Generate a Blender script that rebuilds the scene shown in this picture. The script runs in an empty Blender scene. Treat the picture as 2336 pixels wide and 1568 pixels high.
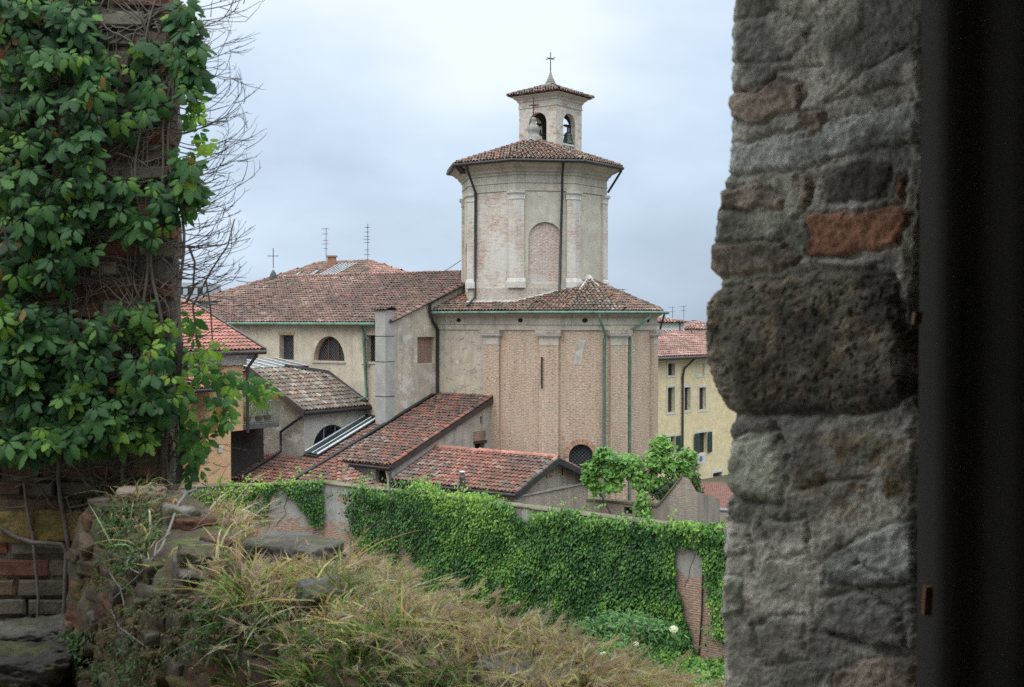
import bpy, math, random
import numpy as np
from mathutils import Vector, Euler, geometry
from mathutils.bvhtree import BVHTree

random.seed(7)
rng = np.random.default_rng(11)
R_ = math.radians
scene = bpy.context.scene
col = scene.collection

# ------------------------------------------------------------------ camera, sky, sun, exposure
H = 10.4                       # eye height above the garden (m)
F = 2770.0                     # focal length in units of a 2336 px wide picture
TH = math.atan(59 / F)         # camera tilts 1.2 degrees down
cam_d = bpy.data.cameras.new("camera")
cam = bpy.data.objects.new("camera", cam_d)
col.objects.link(cam)
cam.location = (0, 0, H)
cam.rotation_euler = (math.pi / 2 - TH, 0, 0)
cam_d.sensor_width = 36.0
cam_d.lens = F / 2336 * 36
cam_d.clip_start = 0.05
cam_d.clip_end = 3000
cam_d.dof.use_dof = True
cam_d.dof.focus_distance = 48
cam_d.dof.aperture_fstop = 11.5
scene.camera = cam
scene.view_settings.view_transform = 'Standard'
scene.view_settings.look = 'None'
scene.view_settings.gamma = 1
scene.view_settings.exposure = 0.15
scene.cycles.use_denoising = False
scene.cycles.max_bounces = 5
scene.cycles.use_adaptive_sampling = False
scene.cycles.use_guiding = True
scene.cycles.sample_clamp_indirect = 4

SUN_EL, SUN_AZ = 52, 215       # sun behind thin cloud, behind the viewer's left shoulder
world = bpy.data.worlds.new("World")
scene.world = world
world.use_nodes = True
wn = world.node_tree
for n_ in list(wn.nodes): wn.nodes.remove(n_)
def WN(t): return wn.nodes.new(t)
w_out = WN('ShaderNodeOutputWorld'); w_bg = WN('ShaderNodeBackground')
sky = WN('ShaderNodeTexSky'); sky.sky_type = 'NISHITA'; sky.sun_disc = False
sky.sun_elevation = R_(SUN_EL); sky.sun_rotation = R_(SUN_AZ)
w_tc = WN('ShaderNodeTexCoord')
w_sep = WN('ShaderNodeSeparateXYZ'); wn.links.new(w_tc.outputs['Generated'], w_sep.inputs[0])
# overcast cloud layer: brightness climbs towards the zenith, broken by soft cloud banks
def wramp(stops):
    r = WN('ShaderNodeValToRGB'); e = r.color_ramp.elements
    while len(e) < len(stops): e.new(0.5)
    for k, (p, c) in enumerate(stops): e[k].position = p; e[k].color = (*c, 1)
    return r
def wmath(op, a, b):
    m = WN('ShaderNodeMath'); m.operation = op
    for k, x in enumerate((a, b)):
        if isinstance(x, (int, float)): m.inputs[k].default_value = x
        else: wn.links.new(x, m.inputs[k])
    return m.outputs[0]
w_map = WN('ShaderNodeMapping'); w_map.inputs['Scale'].default_value = (1, 1, 2.2)
wn.links.new(w_tc.outputs['Generated'], w_map.inputs[0])
w_no = WN('ShaderNodeTexNoise'); w_no.inputs['Scale'].default_value = 3.2
w_no.inputs['Detail'].default_value = 6; w_no.inputs['Roughness'].default_value = 0.5
wn.links.new(w_map.outputs[0], w_no.inputs['Vector'])
w_n2 = WN('ShaderNodeTexNoise'); w_n2.inputs['Scale'].default_value = 7
w_n2.inputs['Detail'].default_value = 5
wn.links.new(w_map.outputs[0], w_n2.inputs['Vector'])
# value for the low bank of cloud: darker slate on the right and low, pale in the upper middle
bank = wmath('MULTIPLY_ADD', w_sep.outputs[2], 2.1); bank.node.inputs[2].default_value = 0.42
bank = wmath('SUBTRACT', bank, wmath('MULTIPLY', wmath('ABSOLUTE', wmath('ADD', w_sep.outputs[0], 0.02), 0), 0.75))
bank = wmath('SUBTRACT', bank, wmath('MULTIPLY', w_sep.outputs[0], 0.45))
bank = wmath('ADD', bank, wmath('MULTIPLY', wmath('SUBTRACT', w_no.outputs[0], 0.5), 1.1))
bank = wmath('ADD', bank, wmath('MULTIPLY', wmath('SUBTRACT', w_n2.outputs[0], 0.5), 0.42))
w_cr = wramp([(0.0, (.33, .41, .505)), (0.3, (.45, .555, .695)), (0.62, (.61, .735, .895)), (1.0, (.85, .935, .99))])
wn.links.new(bank, w_cr.inputs[0])
w_up = wramp([(0.0, (1, 1, 1)), (0.27, (1, 1, 1)), (0.55, (2.6, 2.5, 2.4)), (1.0, (4.0, 3.85, 3.7))])
w_up.color_ramp.interpolation = 'EASE'
wn.links.new(w_sep.outputs[2], w_up.inputs[0])
w_mul = WN('ShaderNodeMix'); w_mul.data_type = 'RGBA'; w_mul.blend_type = 'MULTIPLY'; w_mul.inputs[0].default_value = 1
wn.links.new(w_cr.outputs[0], w_mul.inputs[6]); wn.links.new(w_up.outputs[0], w_mul.inputs[7])
w_sc = WN('ShaderNodeMix'); w_sc.data_type = 'RGBA'; w_sc.blend_type = 'MULTIPLY'; w_sc.inputs[0].default_value = 1
w_sc.inputs[7].default_value = (10, 10, 10, 1)
wn.links.new(w_mul.outputs[2], w_sc.inputs[6])
w_mix = WN('ShaderNodeMix'); w_mix.data_type = 'RGBA'; w_mix.inputs[0].default_value = 0.92
wn.links.new(sky.outputs[0], w_mix.inputs[6]); wn.links.new(w_sc.outputs[2], w_mix.inputs[7])
wn.links.new(w_mix.outputs[2], w_bg.inputs[0]); w_bg.inputs[1].default_value = 0.1
wn.links.new(w_bg.outputs[0], w_out.inputs[0])

sun_d = bpy.data.lights.new("sun", 'SUN'); sun_d.energy = 0.7; sun_d.angle = R_(40)
sun_d.color = (1.0, 0.96, 0.9)
sun = bpy.data.objects.new("sun", sun_d); col.objects.link(sun)
_az = R_(SUN_AZ)
_sv = Vector((math.sin(_az) * math.cos(R_(SUN_EL)), math.cos(_az) * math.cos(R_(SUN_EL)), math.sin(R_(SUN_EL))))
sun.rotation_euler = _sv.to_track_quat('Z', 'Y').to_euler()

# ------------------------------------------------------------------ image-pixel helpers (metres from pixel positions measured in the picture)
CT, ST = math.cos(TH), math.sin(TH)
def P(px, py, Y):
    u, v = (px - 1168) / F, (784 - py) / F
    k = Y / (CT + v * ST)
    return np.array((u * k, Y, H + (v * CT - ST) * k))
def dzat(py, Y):
    v = (784 - py) / F
    return Y * (v * CT - ST) / (CT + v * ST)
def ray(px, py):
    u, v = (px - 1168) / F, (784 - py) / F
    return Vector((u, CT + v * ST, v * CT - ST)).normalized()
def proj(p):
    x, y, z = p[..., 0], p[..., 1], p[..., 2] - H
    d = y * CT - z * ST
    return 1168 + F * x / d, 784 - F * (y * ST + z * CT) / d

C0 = (1.05, 59.4); UX, UY = 0.804, -0.595; NX, NY = -0.595, -0.804   # church axes in plan
def L(s, t, dz): return np.array((C0[0] + UX * s + NX * t, C0[1] + UY * s + NY * t, H + dz))
def sfun(px, t):
    k = (px - 1168) / F
    return (k * (C0[1] + NY * t) - C0[0] - NX * t) / (UX - k * UY)
def tfun(px, s):
    k = (px - 1168) / F
    return (k * (C0[1] + UY * s) - C0[0] - UX * s) / (NX - k * NY)
def zfun(py, s, t): return dzat(py, C0[1] + UY * s + NY * t)
DU = np.array((UX, UY, 0.0)); DN = np.array((NX, NY, 0.0)); DZ = np.array((0, 0, 1.0))

# ------------------------------------------------------------------ numpy noise
def _hash(ix, iy, iz, seed):
    h = (ix.astype(np.int64) * 374761393 + iy.astype(np.int64) * 668265263 + iz.astype(np.int64) * 2147483647 + seed * 974711) & 0xffffffff
    h = ((h ^ (h >> 13)) * 1274126177) & 0xffffffff
    h = ((h ^ (h >> 16)) * 2246822519) & 0xffffffff
    return ((h ^ (h >> 15)) & 0xffffff) / float(0xffffff)
def vn(x, y, z=0.0, seed=0):
    x, y = np.asarray(x, float), np.asarray(y, float)
    x, y, z = np.broadcast_arrays(x, y, np.asarray(z, float))
    ix, iy, iz = np.floor(x), np.floor(y), np.floor(z)
    fx, fy, fz = x - ix, y - iy, z - iz
    fx, fy, fz = (f * f * (3 - 2 * f) for f in (fx, fy, fz))
    r = 0
    for dx in (0, 1):
        for dy in (0, 1):
            for dz in (0, 1):
                w = (fx if dx else 1 - fx) * (fy if dy else 1 - fy) * (fz if dz else 1 - fz)
                r = r + w * _hash(ix + dx, iy + dy, iz + dz, seed)
    return r
def fbm(x, y, z=0.0, seed=0, o=4, g=0.5):
    a, s, t, f = 1.0, 0.0, 0.0, 1.0
    for k in range(o):
        s = s + a * vn(np.asarray(x) * f, np.asarray(y) * f, np.asarray(z) * f, seed + k); t += a; a *= g; f *= 2.03
    return s / t

# ------------------------------------------------------------------ materials
def new_mat(name):
    m = bpy.data.materials.new(name); m.use_nodes = True
    nt = m.node_tree
    b = nt.nodes['Principled BSDF']
    return m, nt, b
def nd(nt, t, **kw):
    n = nt.nodes.new(t)
    for k, v in kw.items():
        if k in n.inputs: n.inputs[k].default_value = v
        else: setattr(n, k, v)
    return n
def lk(nt, a, b): nt.links.new(a, b)
def noise(nt, vec, scale, detail=4, rough=0.55, sc3=None):
    if sc3:
        mp = nd(nt, 'ShaderNodeMapping'); mp.inputs['Scale'].default_value = sc3; lk(nt, vec, mp.inputs[0]); vec = mp.outputs[0]
    n = nd(nt, 'ShaderNodeTexNoise'); n.inputs['Scale'].default_value = scale
    n.inputs['Detail'].default_value = detail; n.inputs['Roughness'].default_value = rough
    lk(nt, vec, n.inputs['Vector']); return n.outputs[0]
def ramp(nt, fac, stops):
    r = nd(nt, 'ShaderNodeValToRGB'); e = r.color_ramp.elements
    while len(e) < len(stops): e.new(0.5)
    for k, (p, c) in enumerate(stops):
        e[k].position = p; e[k].color = (*c, 1) if isinstance(c, tuple) else (c, c, c, 1)
    lk(nt, fac, r.inputs[0]); return r.outputs[0]
def mix(nt, fac, a, b, blend='MIX'):
    m = nd(nt, 'ShaderNodeMix'); m.data_type = 'RGBA'; m.blend_type = blend
    for i, x in ((0, fac), (6, a), (7, b)):
        if isinstance(x, (int, float)): m.inputs[i].default_value = x
        elif isinstance(x, tuple): m.inputs[i].default_value = (*x, 1)
        else: lk(nt, x, m.inputs[i])
    return m.outputs[2]
def bump(nt, b, h, strength, dist):
    n = nd(nt, 'ShaderNodeBump'); n.inputs['Strength'].default_value = strength; n.inputs['Distance'].default_value = dist
    lk(nt, h, n.inputs['Height']); lk(nt, n.outputs[0], b.inputs['Normal'])
MATS = {}
def m_plain(name, c, rough=0.7, metal=0.0, var=0.25, sc=6.0):
    if name in MATS: return MATS[name]
    m, nt, b = new_mat(name)
    tc = nd(nt, 'ShaderNodeTexCoord').outputs['Object']
    f = noise(nt, tc, sc, 5)
    c2 = tuple(x * (1 - var) for x in c); c3 = tuple(min(1, x * (1 + var)) for x in c)
    lk(nt, ramp(nt, f, [(0.3, c2), (0.7, c3)]), b.inputs['Base Color'])
    b.inputs['Roughness'].default_value = rough; b.inputs['Metallic'].default_value = metal
    MATS[name] = m; return m
def m_attr(name, rough=0.85, var=0.35, sc=9.0, bmp=0.0, spec=0.3, lichen=0.0):
    if name in MATS: return MATS[name]
    m, nt, b = new_mat(name)
    a = nd(nt, 'ShaderNodeAttribute', attribute_name='Col').outputs[0]
    tc = nd(nt, 'ShaderNodeTexCoord').outputs['Object']
    f = noise(nt, tc, sc, 6, 0.6)
    c = mix(nt, 1.0, a, ramp(nt, f, [(0.25, 1 - var), (0.75, 1 + var)]), 'MULTIPLY')
    if lichen:
        g = ramp(nt, noise(nt, tc, sc * 2.1, 5, 0.65), [(0.60, 0.0), (0.68, lichen)])
        c = mix(nt, g, c, (.17, .16, .13))
    lk(nt, c, b.inputs['Base Color'])
    b.inputs['Roughness'].default_value = rough; b.inputs['Specular IOR Level'].default_value = spec
    if bmp: bump(nt, b, noise(nt, tc, sc * 3, 6, 0.65), 0.8, bmp)
    MATS[name] = m; return m
def m_leaf(name, rough=0.45, trans=0.3):
    if name in MATS: return MATS[name]
    m, nt, b = new_mat(name)
    a = nd(nt, 'ShaderNodeAttribute', attribute_name='Col').outputs[0]
    lk(nt, a, b.inputs['Base Color']); b.inputs['Roughness'].default_value = rough
    b.inputs['Specular IOR Level'].default_value = 0.35
    t = nd(nt, 'ShaderNodeBsdfTranslucent')
    lk(nt, mix(nt, 1.0, a, (1.3, 1.5, 0.7), 'MULTIPLY'), t.inputs[0])
    s = nd(nt, 'ShaderNodeMixShader'); s.inputs[0].default_value = trans
    lk(nt, b.outputs[0], s.inputs[1]); lk(nt, t.outputs[0], s.inputs[2])
    lk(nt, s.outputs[0], nt.nodes['Material Output'].inputs[0])
    MATS[name] = m; return m
def brick_tex(nt, uv, c1, c2, mo, bw=0.26, rh=0.07, ms=0.012, var=0.45):
    bt = nd(nt, 'ShaderNodeTexBrick')
    bt.inputs['Scale'].default_value = 1; bt.inputs['Brick Width'].default_value = bw; bt.inputs['Row Height'].default_value = rh
    bt.inputs['Mortar Size'].default_value = ms; bt.inputs['Mortar Smooth'].default_value = 0.3; bt.inputs['Bias'].default_value = 0
    bt.inputs['Color1'].default_value = (*c1, 1); bt.inputs['Color2'].default_value = (*c2, 1); bt.inputs['Mortar'].default_value = (*mo, 1)
    n = noise(nt, uv, 7, 3, sc3=(1.0, 3.6, 1))
    dist = nd(nt, 'ShaderNodeVectorMath', operation='ADD')
    o = noise(nt, uv, 3, 3)
    sc = nd(nt, 'ShaderNodeVectorMath', operation='SCALE'); sc.inputs['Scale'].default_value = 0.03
    nn = nt.nodes.new('ShaderNodeTexNoise'); nn.inputs['Scale'].default_value = 5; lk(nt, uv, nn.inputs['Vector'])
    lk(nt, nn.outputs[1], sc.inputs[0]); lk(nt, uv, dist.inputs[0]); lk(nt, sc.outputs[0], dist.inputs[1])
    lk(nt, dist.outputs[0], bt.inputs['Vector'])
    c = mix(nt, 1.0, bt.outputs[0], ramp(nt, n, [(0.3, 1 - var), (0.7, 1 + var)]), 'MULTIPLY')
    return c, bt.outputs[1]
def m_brick(name, c1, c2, mo, patch=(.42, .38, .31), amt=0.45, amt2=0.62, var=0.4, dark=0.3):
    """weathered brickwork, partly washed over with mortar or whitewash"""
    if name in MATS: return MATS[name]
    m, nt, b = new_mat(name)
    uv = nd(nt, 'ShaderNodeTexCoord').outputs['UV']
    c, fac = brick_tex(nt, uv, c1, c2, mo, var=var)
    big = noise(nt, uv, 0.55, 5, 0.6)
    sm = noise(nt, uv, 3.0, 4, 0.6, sc3=(1, 2.5, 1))
    f = nd(nt, 'ShaderNodeMath', operation='MULTIPLY_ADD'); lk(nt, big, f.inputs[0]); f.inputs[1].default_value = 0.6
    g = nd(nt, 'ShaderNodeMath', operation='MULTIPLY'); lk(nt, sm, g.inputs[0]); g.inputs[1].default_value = 0.4
    lk(nt, g.outputs[0], f.inputs[2])
    c = mix(nt, ramp(nt, f.outputs[0], [(amt, 0.0), (amt2, 0.85)]), c, patch)
    st = noise(nt, uv, 1.0, 5, 0.6, sc3=(2.2, 0.35, 1))
    c = mix(nt, 1.0, c, ramp(nt, st, [(0.30, 1 - dark), (0.6, 1.05)]), 'MULTIPLY')
    lk(nt, c, b.inputs['Base Color']); b.inputs['Roughness'].default_value = 0.92; b.inputs['Specular IOR Level'].default_value = 0.15
    bump(nt, b, sm, 0.35, 0.02)
    MATS[name] = m; return m
def m_plaster(name, ca, cb, stain=(.2, .18, .16), bare=(.34, .22, .16), bare_at=0.70, streak=0.45, white_at=0.72):
    """old lime plaster: cloudy patches, run-off streaks, spots of bare brick, pale salts"""
    if name in MATS: return MATS[name]
    m, nt, b = new_mat(name)
    bare_at = .5 + (bare_at - .5) * .62; white_at = .5 + (white_at - .5) * .62
    uv = nd(nt, 'ShaderNodeTexCoord').outputs['UV']
    c = ramp(nt, noise(nt, uv, 0.5, 6, 0.62), [(0.40, ca), (0.58, cb)])
    c = mix(nt, 1.0, c, ramp(nt, noise(nt, uv, 2.2, 7, 0.6), [(0.3, 0.84), (0.7, 1.12)]), 'MULTIPLY')
    bc, bf = brick_tex(nt, uv, bare, tuple(x * 0.7 for x in bare), (.45, .42, .37))
    c = mix(nt, ramp(nt, noise(nt, uv, 1.5, 6, 0.7, sc3=(1, 1.7, 1)), [(bare_at, 0.0), (bare_at + 0.03, 0.9)]), c, bc)
    c = mix(nt, ramp(nt, noise(nt, uv, 0.9, 7, 0.72, sc3=(1, 1.4, 1.0)), [(white_at, 0.0), (white_at + 0.05, 0.7)]), c, (.62, .60, .56))
    st = noise(nt, uv, 1.6, 5, 0.65, sc3=(2.0, 0.22, 1))
    c = mix(nt, ramp(nt, st, [(0.50, 0.0), (0.70, streak)]), c, stain)
    lk(nt, c, b.inputs['Base Color']); b.inputs['Roughness'].default_value = 0.93; b.inputs['Specular IOR Level'].default_value = 0.15
    bump(nt, b, noise(nt, uv, 9, 6, 0.7), 0.3, 0.02)
    MATS[name] = m; return m
def m_glass(name='dark_glass', c=(.018, .022, .026), rough=0.12):
    if name in MATS: return MATS[name]
    m, nt, b = new_mat(name); b.inputs['Base Color'].default_value = (*c, 1); b.inputs['Roughness'].default_value = rough
    b.inputs['Specular IOR Level'].default_value = 0.5
    tc = nd(nt, 'ShaderNodeTexCoord').outputs['Object']
    bump(nt, b, noise(nt, tc, 4, 2), 0.12, 0.02)
    MATS[name] = m; return m

# ------------------------------------------------------------------ objects and naming
ORG = {}
def setp(o, label=None, cat=None, group=None, kind=None):
    if label: o['label'] = label
    if cat: o['category'] = cat
    if group: o['group'] = group
    if kind: o['kind'] = kind
    return o
def thing(name, label, cat, loc, group=None):
    o = bpy.data.objects.new(name, None); col.objects.link(o)
    o.empty_display_size = 0.3
    o.location = tuple(float(x) for x in loc); ORG[o] = np.array(loc, float)
    return setp(o, label, cat, group)
def _link(name, me, mat, parent, org):
    o = bpy.data.objects.new(name, me); col.objects.link(o)
    for m in (mat if isinstance(mat, (list, tuple)) else [mat]): me.materials.append(m)
    if parent is not None:
        o.parent = parent; ORG[o] = ORG[parent]
    else:
        o.location = tuple(float(x) for x in org); ORG[o] = np.array(org, float)
    return o
def arrays_obj(name, V, Fc, mat, parent=None, colr=None, smooth=False, uv=None, loc=None, mi=None):
    V = np.asarray(V, float); Fc = np.asarray(Fc, np.int32)
    org = ORG[parent] if parent is not None else (np.array(loc, float) if loc is not None else np.array((*V[:, :2].mean(0), V[:, 2].min())))
    me = bpy.data.meshes.new(name)
    n, k = Fc.shape
    me.vertices.add(len(V)); me.vertices.foreach_set('co', (V - org).astype(np.float32).ravel())
    me.loops.add(n * k); me.loops.foreach_set('vertex_index', Fc.ravel())
    me.polygons.add(n); me.polygons.foreach_set('loop_start', np.arange(0, n * k, k, dtype=np.int32))
    me.polygons.foreach_set('loop_total', np.full(n, k, np.int32))
    if mi is not None: me.polygons.foreach_set('material_index', np.asarray(mi, np.int32))
    me.update(calc_edges=True)
    me.polygons.foreach_set('use_smooth', np.full(n, bool(smooth)))
    if colr is not None:
        ca = me.color_attributes.new('Col', 'FLOAT_COLOR', 'POINT')
        ca.data.foreach_set('color', np.hstack([colr, np.ones((len(V), 1))]).astype(np.float32).ravel())
    if uv is not None:
        ul = me.uv_layers.new(name='UVMap'); ul.data.foreach_set('uv', uv[Fc.ravel()].astype(np.float32).ravel())
    me.validate()
    return _link(name, me, mat, parent, org)

class MB:
    """gathers faces (with metre UVs) for ONE mesh"""
    def __init__(self): self.v, self.f, self.uv, self.sm, self.mi, self.c = [], [], [], [], [], []; self.m = 0; self.cc = None
    def face(self, pts, uv=None, smooth=False):
        pts = [np.asarray(p, float) for p in pts]
        if uv is None:
            n = np.zeros(3)
            for a, b in zip(pts, pts[1:] + pts[:1]): n += np.cross(a, b)
            l = np.linalg.norm(n); n = n / l if l > 1e-12 else DZ
            if abs(n[2]) < 0.75:
                t = np.cross(DZ, n); t /= np.linalg.norm(t); uv = [(p @ t, p[2]) for p in pts]
            else: uv = [(p[0], p[1]) for p in pts]
        i = len(self.v); self.v += pts; self.f.append(tuple(range(i, i + len(pts)))); self.uv += list(uv)
        self.sm.append(smooth); self.mi.append(self.m); self.c += [self.cc or (1, 1, 1)] * len(pts)
    def grid(self, rows, smooth=True, closed=False):
        """rows of points sharing vertices"""
        i0 = len(self.v); n = len(rows[0])
        for r in rows:
            for p in r: self.v.append(np.asarray(p, float)); self.c.append(self.cc or (1, 1, 1))
        for a in range(len(rows) - 1):
            for b in range(n if closed else n - 1):
                q = (i0 + a * n + b, i0 + a * n + (b + 1) % n, i0 + (a + 1) * n + (b + 1) % n, i0 + (a + 1) * n + b)
                self.f.append(q); self.sm.append(smooth); self.mi.append(self.m)
                self.uv += [(self.v[k][0], self.v[k][2]) for k in q]
    def box(self, o, a, b, c):
        o, a, b, c = (np.asarray(x, float) for x in (o, a, b, c))
        p = [o, o + a, o + a + b, o + b, o + c, o + a + c, o + a + b + c, o + b + c]
        for q in ((0, 3, 2, 1), (4, 5, 6, 7), (0, 1, 5, 4), (1, 2, 6, 5), (2, 3, 7, 6), (3, 0, 4, 7)): self.face([p[k] for k in q])
    def cbox(self, c, ax, ay, az): c = np.asarray(c, float); self.box(c - (ax + ay + az) / 2, ax, ay, az)
    def tube(self, pts, r, n=6, caps=True):
        pts = [np.asarray(p, float) for p in pts]; m = len(pts)
        rs = r if isinstance(r, (list, tuple, np.ndarray)) else [r] * m
        rows = []; ref = None
        for k in range(m):
            d = pts[min(k + 1, m - 1)] - pts[max(k - 1, 0)]; d = d / (np.linalg.norm(d) + 1e-12)
            if ref is None: ref = np.array((0, 0, 1.0)) if abs(d[2]) < 0.8 else np.array((1.0, 0, 0))
            a = np.cross(d, ref); a /= np.linalg.norm(a) + 1e-12; b = np.cross(a, d); ref = b
            rows.append([pts[k] + rs[k] * (a * math.cos(2 * math.pi * j / n) + b * math.sin(2 * math.pi * j / n)) for j in range(n)])
        self.grid(rows, True, True)
        if caps and rs[0] > 1e-4: self.face(rows[0][::-1])
        if caps and rs[-1] > 1e-4: self.face(rows[-1])
    def lathe(self, c, prof, n=16, smooth=True):
        c = np.asarray(c, float)
        rows = [[c + (r * math.cos(2 * math.pi * j / n), r * math.sin(2 * math.pi * j / n), z) for j in range(n)] for r, z in prof]
        self.grid(rows, smooth, True)
    def wall(self, O, ud, ind, outline, holes=(), depth=0.25, u0=0.0):
        """upright wall face in plane (O, ud, z) with openings whose reveals run 'depth' inwards"""
        O = np.asarray(O, float)
        p3 = lambda a, z: O + ud * a + DZ * z
        loops = [[Vector((a, z, 0)) for a, z in outline]] + [[Vector((a, z, 0)) for a, z in h] for h in holes]
        flat = [q for lp in loops for q in lp]
        for t in geometry.tessellate_polygon(loops):
            self.face([p3(flat[k].x, flat[k].y) for k in t], [(flat[k].x + u0, flat[k].y) for k in t])
        for h in holes:
            for (a, z), (a2, z2) in zip(h, h[1:] + h[:1]):
                self.face([p3(a, z), p3(a2, z2), p3(a2, z2) + ind * depth, p3(a, z) + ind * depth])
    def sweep(self, path, prof, fn, closed=False, caps=True):
        """profile of (outward offset, dz) carried along a plan path; fn(a, b, dz) -> world"""
        n = len(path); path = [np.array(p, float) for p in path]; N = []
        for k in range(n):
            if closed: a, b, c = path[k - 1], path[k], path[(k + 1) % n]
            else: a, b, c = path[max(k - 1, 0)], path[k], path[min(k + 1, n - 1)]
            d1, d2 = b - a, c - b
            if np.linalg.norm(d1) < 1e-9: d1 = d2
            if np.linalg.norm(d2) < 1e-9: d2 = d1
            d1, d2 = d1 / np.linalg.norm(d1), d2 / np.linalg.norm(d2)
            n1, n2 = np.array((-d1[1], d1[0])), np.array((-d2[1], d2[0]))
            m = n1 + n2; m /= np.linalg.norm(m); N.append(m / max(0.4, m @ n1))
        cum = [0.0]
        for k in range(1, n + 1): cum.append(cum[-1] + np.linalg.norm(path[k % n] - path[k - 1]))
        for k in range(n if closed else n - 1):
            k2 = (k + 1) % n; w = 0.0
            for (o1, z1), (o2, z2) in zip(prof, prof[1:]):
                P4 = [fn(*(path[k] + N[k] * o1), z1), fn(*(path[k2] + N[k2] * o1), z1), fn(*(path[k2] + N[k2] * o2), z2), fn(*(path[k] + N[k] * o2), z2)]
                self.face(P4, [(cum[k], z1 + o1), (cum[k + 1], z1 + o1), (cum[k + 1], z2 + o2), (cum[k], z2 + o2)])
        if caps and not closed:
            for k in (0, n - 1): self.face([fn(*(path[k] + N[k] * o), z) for o, z in prof])
    def build(self, name, mat, parent=None, loc=None, colr=False):
        V = np.array(self.v)
        if parent is not None: org = ORG[parent]
        elif loc is not None: org = np.array(loc, float)
        else: org = np.array((*((V[:, :2].min(0) + V[:, :2].max(0)) / 2), V[:, 2].min()))
        me = bpy.data.meshes.new(name)
        me.from_pydata((V - org).tolist(), [], self.f)
        me.polygons.foreach_set('use_smooth', np.array(self.sm, bool))
        me.polygons.foreach_set('material_index', np.array(self.mi, np.int32))
        ul = me.uv_layers.new(name='UVMap'); ul.data.foreach_set('uv', np.array(self.uv, np.float32).ravel())
        if colr:
            ca = me.color_attributes.new('Col', 'FLOAT_COLOR', 'POINT')
            ca.data.foreach_set('color', np.hstack([np.array(self.c), np.ones((len(V), 1))]).astype(np.float32).ravel())
        me.update()
        return _link(name, me, mat, parent, org)

def arch(cx, w, zb, zt, n=10, kind='round'):
    """opening outline: straight sides then a half round, top at zt"""
    r = w / 2; zs = zt - r
    if kind == 'half': zs = zb
    pts = [(cx - r, zb), (cx + r, zb)]
    if zs > zb + 1e-6: pts.append((cx + r, zs))
    rv = zt - zs
    k0 = 1
    pts += [(cx + r * math.cos(math.pi * k / n), zs + rv * math.sin(math.pi * k / n)) for k in range(k0, n)]
    pts.append((cx - r, zs) if zs > zb + 1e-6 else (cx - r * math.cos(math.pi * .02), zs + rv * math.sin(math.pi * .02)))
    return pts
def rect(a0, a1, z0, z1): return [(a0, z0), (a1, z0), (a1, z1), (a0, z1)]
# ------------------------------------------------------------------ roof tiles (every cover tile modelled)
PAL = {
 'red': ([(.27, .105, .077), (.30, .13, .092), (.235, .10, .08), (.20, .11, .09), (.31, .20, .15), (.12, .092, .078), (.16, .135, .115), (.25, .235, .21)], [.21, .12, .17, .17, .07, .19, .07, .02]),
 'lichen': ([(.25, .105, .08), (.28, .125, .09), (.14, .10, .083), (.10, .083, .071), (.18, .13, .108), (.25, .195, .155), (.25, .235, .21)], [.20, .11, .24, .21, .16, .07, .01]),
 'nave': ([(.225, .13, .105), (.265, .175, .145), (.175, .115, .097), (.13, .097, .085), (.32, .23, .19), (.09, .077, .069), (.22, .11, .085)], [.22, .17, .2, .17, .08, .1, .06]),
 'old': ([(.25, .14, .11), (.18, .135, .11), (.115, .10, .083), (.29, .21, .165), (.29, .13, .09), (.155, .14, .115)], [.22, .20, .19, .14, .12, .13]),
 'grey': ([(.15, .125, .105), (.105, .095, .082), (.21, .175, .145), (.27, .22, .18), (.20, .11, .08), (.34, .30, .26)], [.27, .25, .19, .14, .10, .05]),
 'new': ([(.36, .165, .13), (.39, .185, .145), (.33, .15, .12)], [.4, .3, .3]),
 'far': ([(.29, .16, .135), (.33, .19, .16), (.24, .135, .115), (.38, .27, .23), (.17, .125, .11)], [.3, .25, .2, .12, .13]),
}
TONE = {'nave': .9, 'new': 1.0, 'far': 1.0, 'grey': .9}
def pick(style, n, ax, ay):
    c, w = PAL[style]; c = np.array(c); w = np.array(w)
    pn = fbm(ax * 0.35, ay * 0.35, 0, seed=sum(map(ord, style)) % 7 + 3, o=3)
    r = np.clip(rng.random(n) * 0.86 + (pn - 0.5) * 0.9 + 0.07, 0, 0.9999)   # neighbours tend to share their weathering
    o = np.argsort(-c.sum(1)) if style in ('nave', 'grey', 'far', 'new') else np.arange(len(c))
    k = np.searchsorted(np.cumsum(w[o]) / w.sum(), r)
    out = c[o][np.clip(k, 0, len(c) - 1)]
    grime = fbm(ax * .8, ay * .8, 0, seed=77, o=4); grime = np.clip((grime - .46) / .14, 0, 1)[:, None]
    out = out * (1 - .5 * grime) + np.array((.075, .066, .056)) * .5 * grime
    out = out * .78 + out.mean(0) * .22
    return out * TONE.get(style, .94) * (0.86 + 0.28 * rng.random((n, 1)))
def inpoly(a, b, poly):
    r = np.zeros(a.shape, bool); n = len(poly)
    for i in range(n):
        (x1, y1), (x2, y2) = poly[i], poly[(i + 1) % n]
        if y1 == y2: continue
        c = ((y1 > b) != (y2 > b)) & (a < (x2 - x1) * (b - y1) / (y2 - y1) + x1)
        r ^= c
    return r
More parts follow.
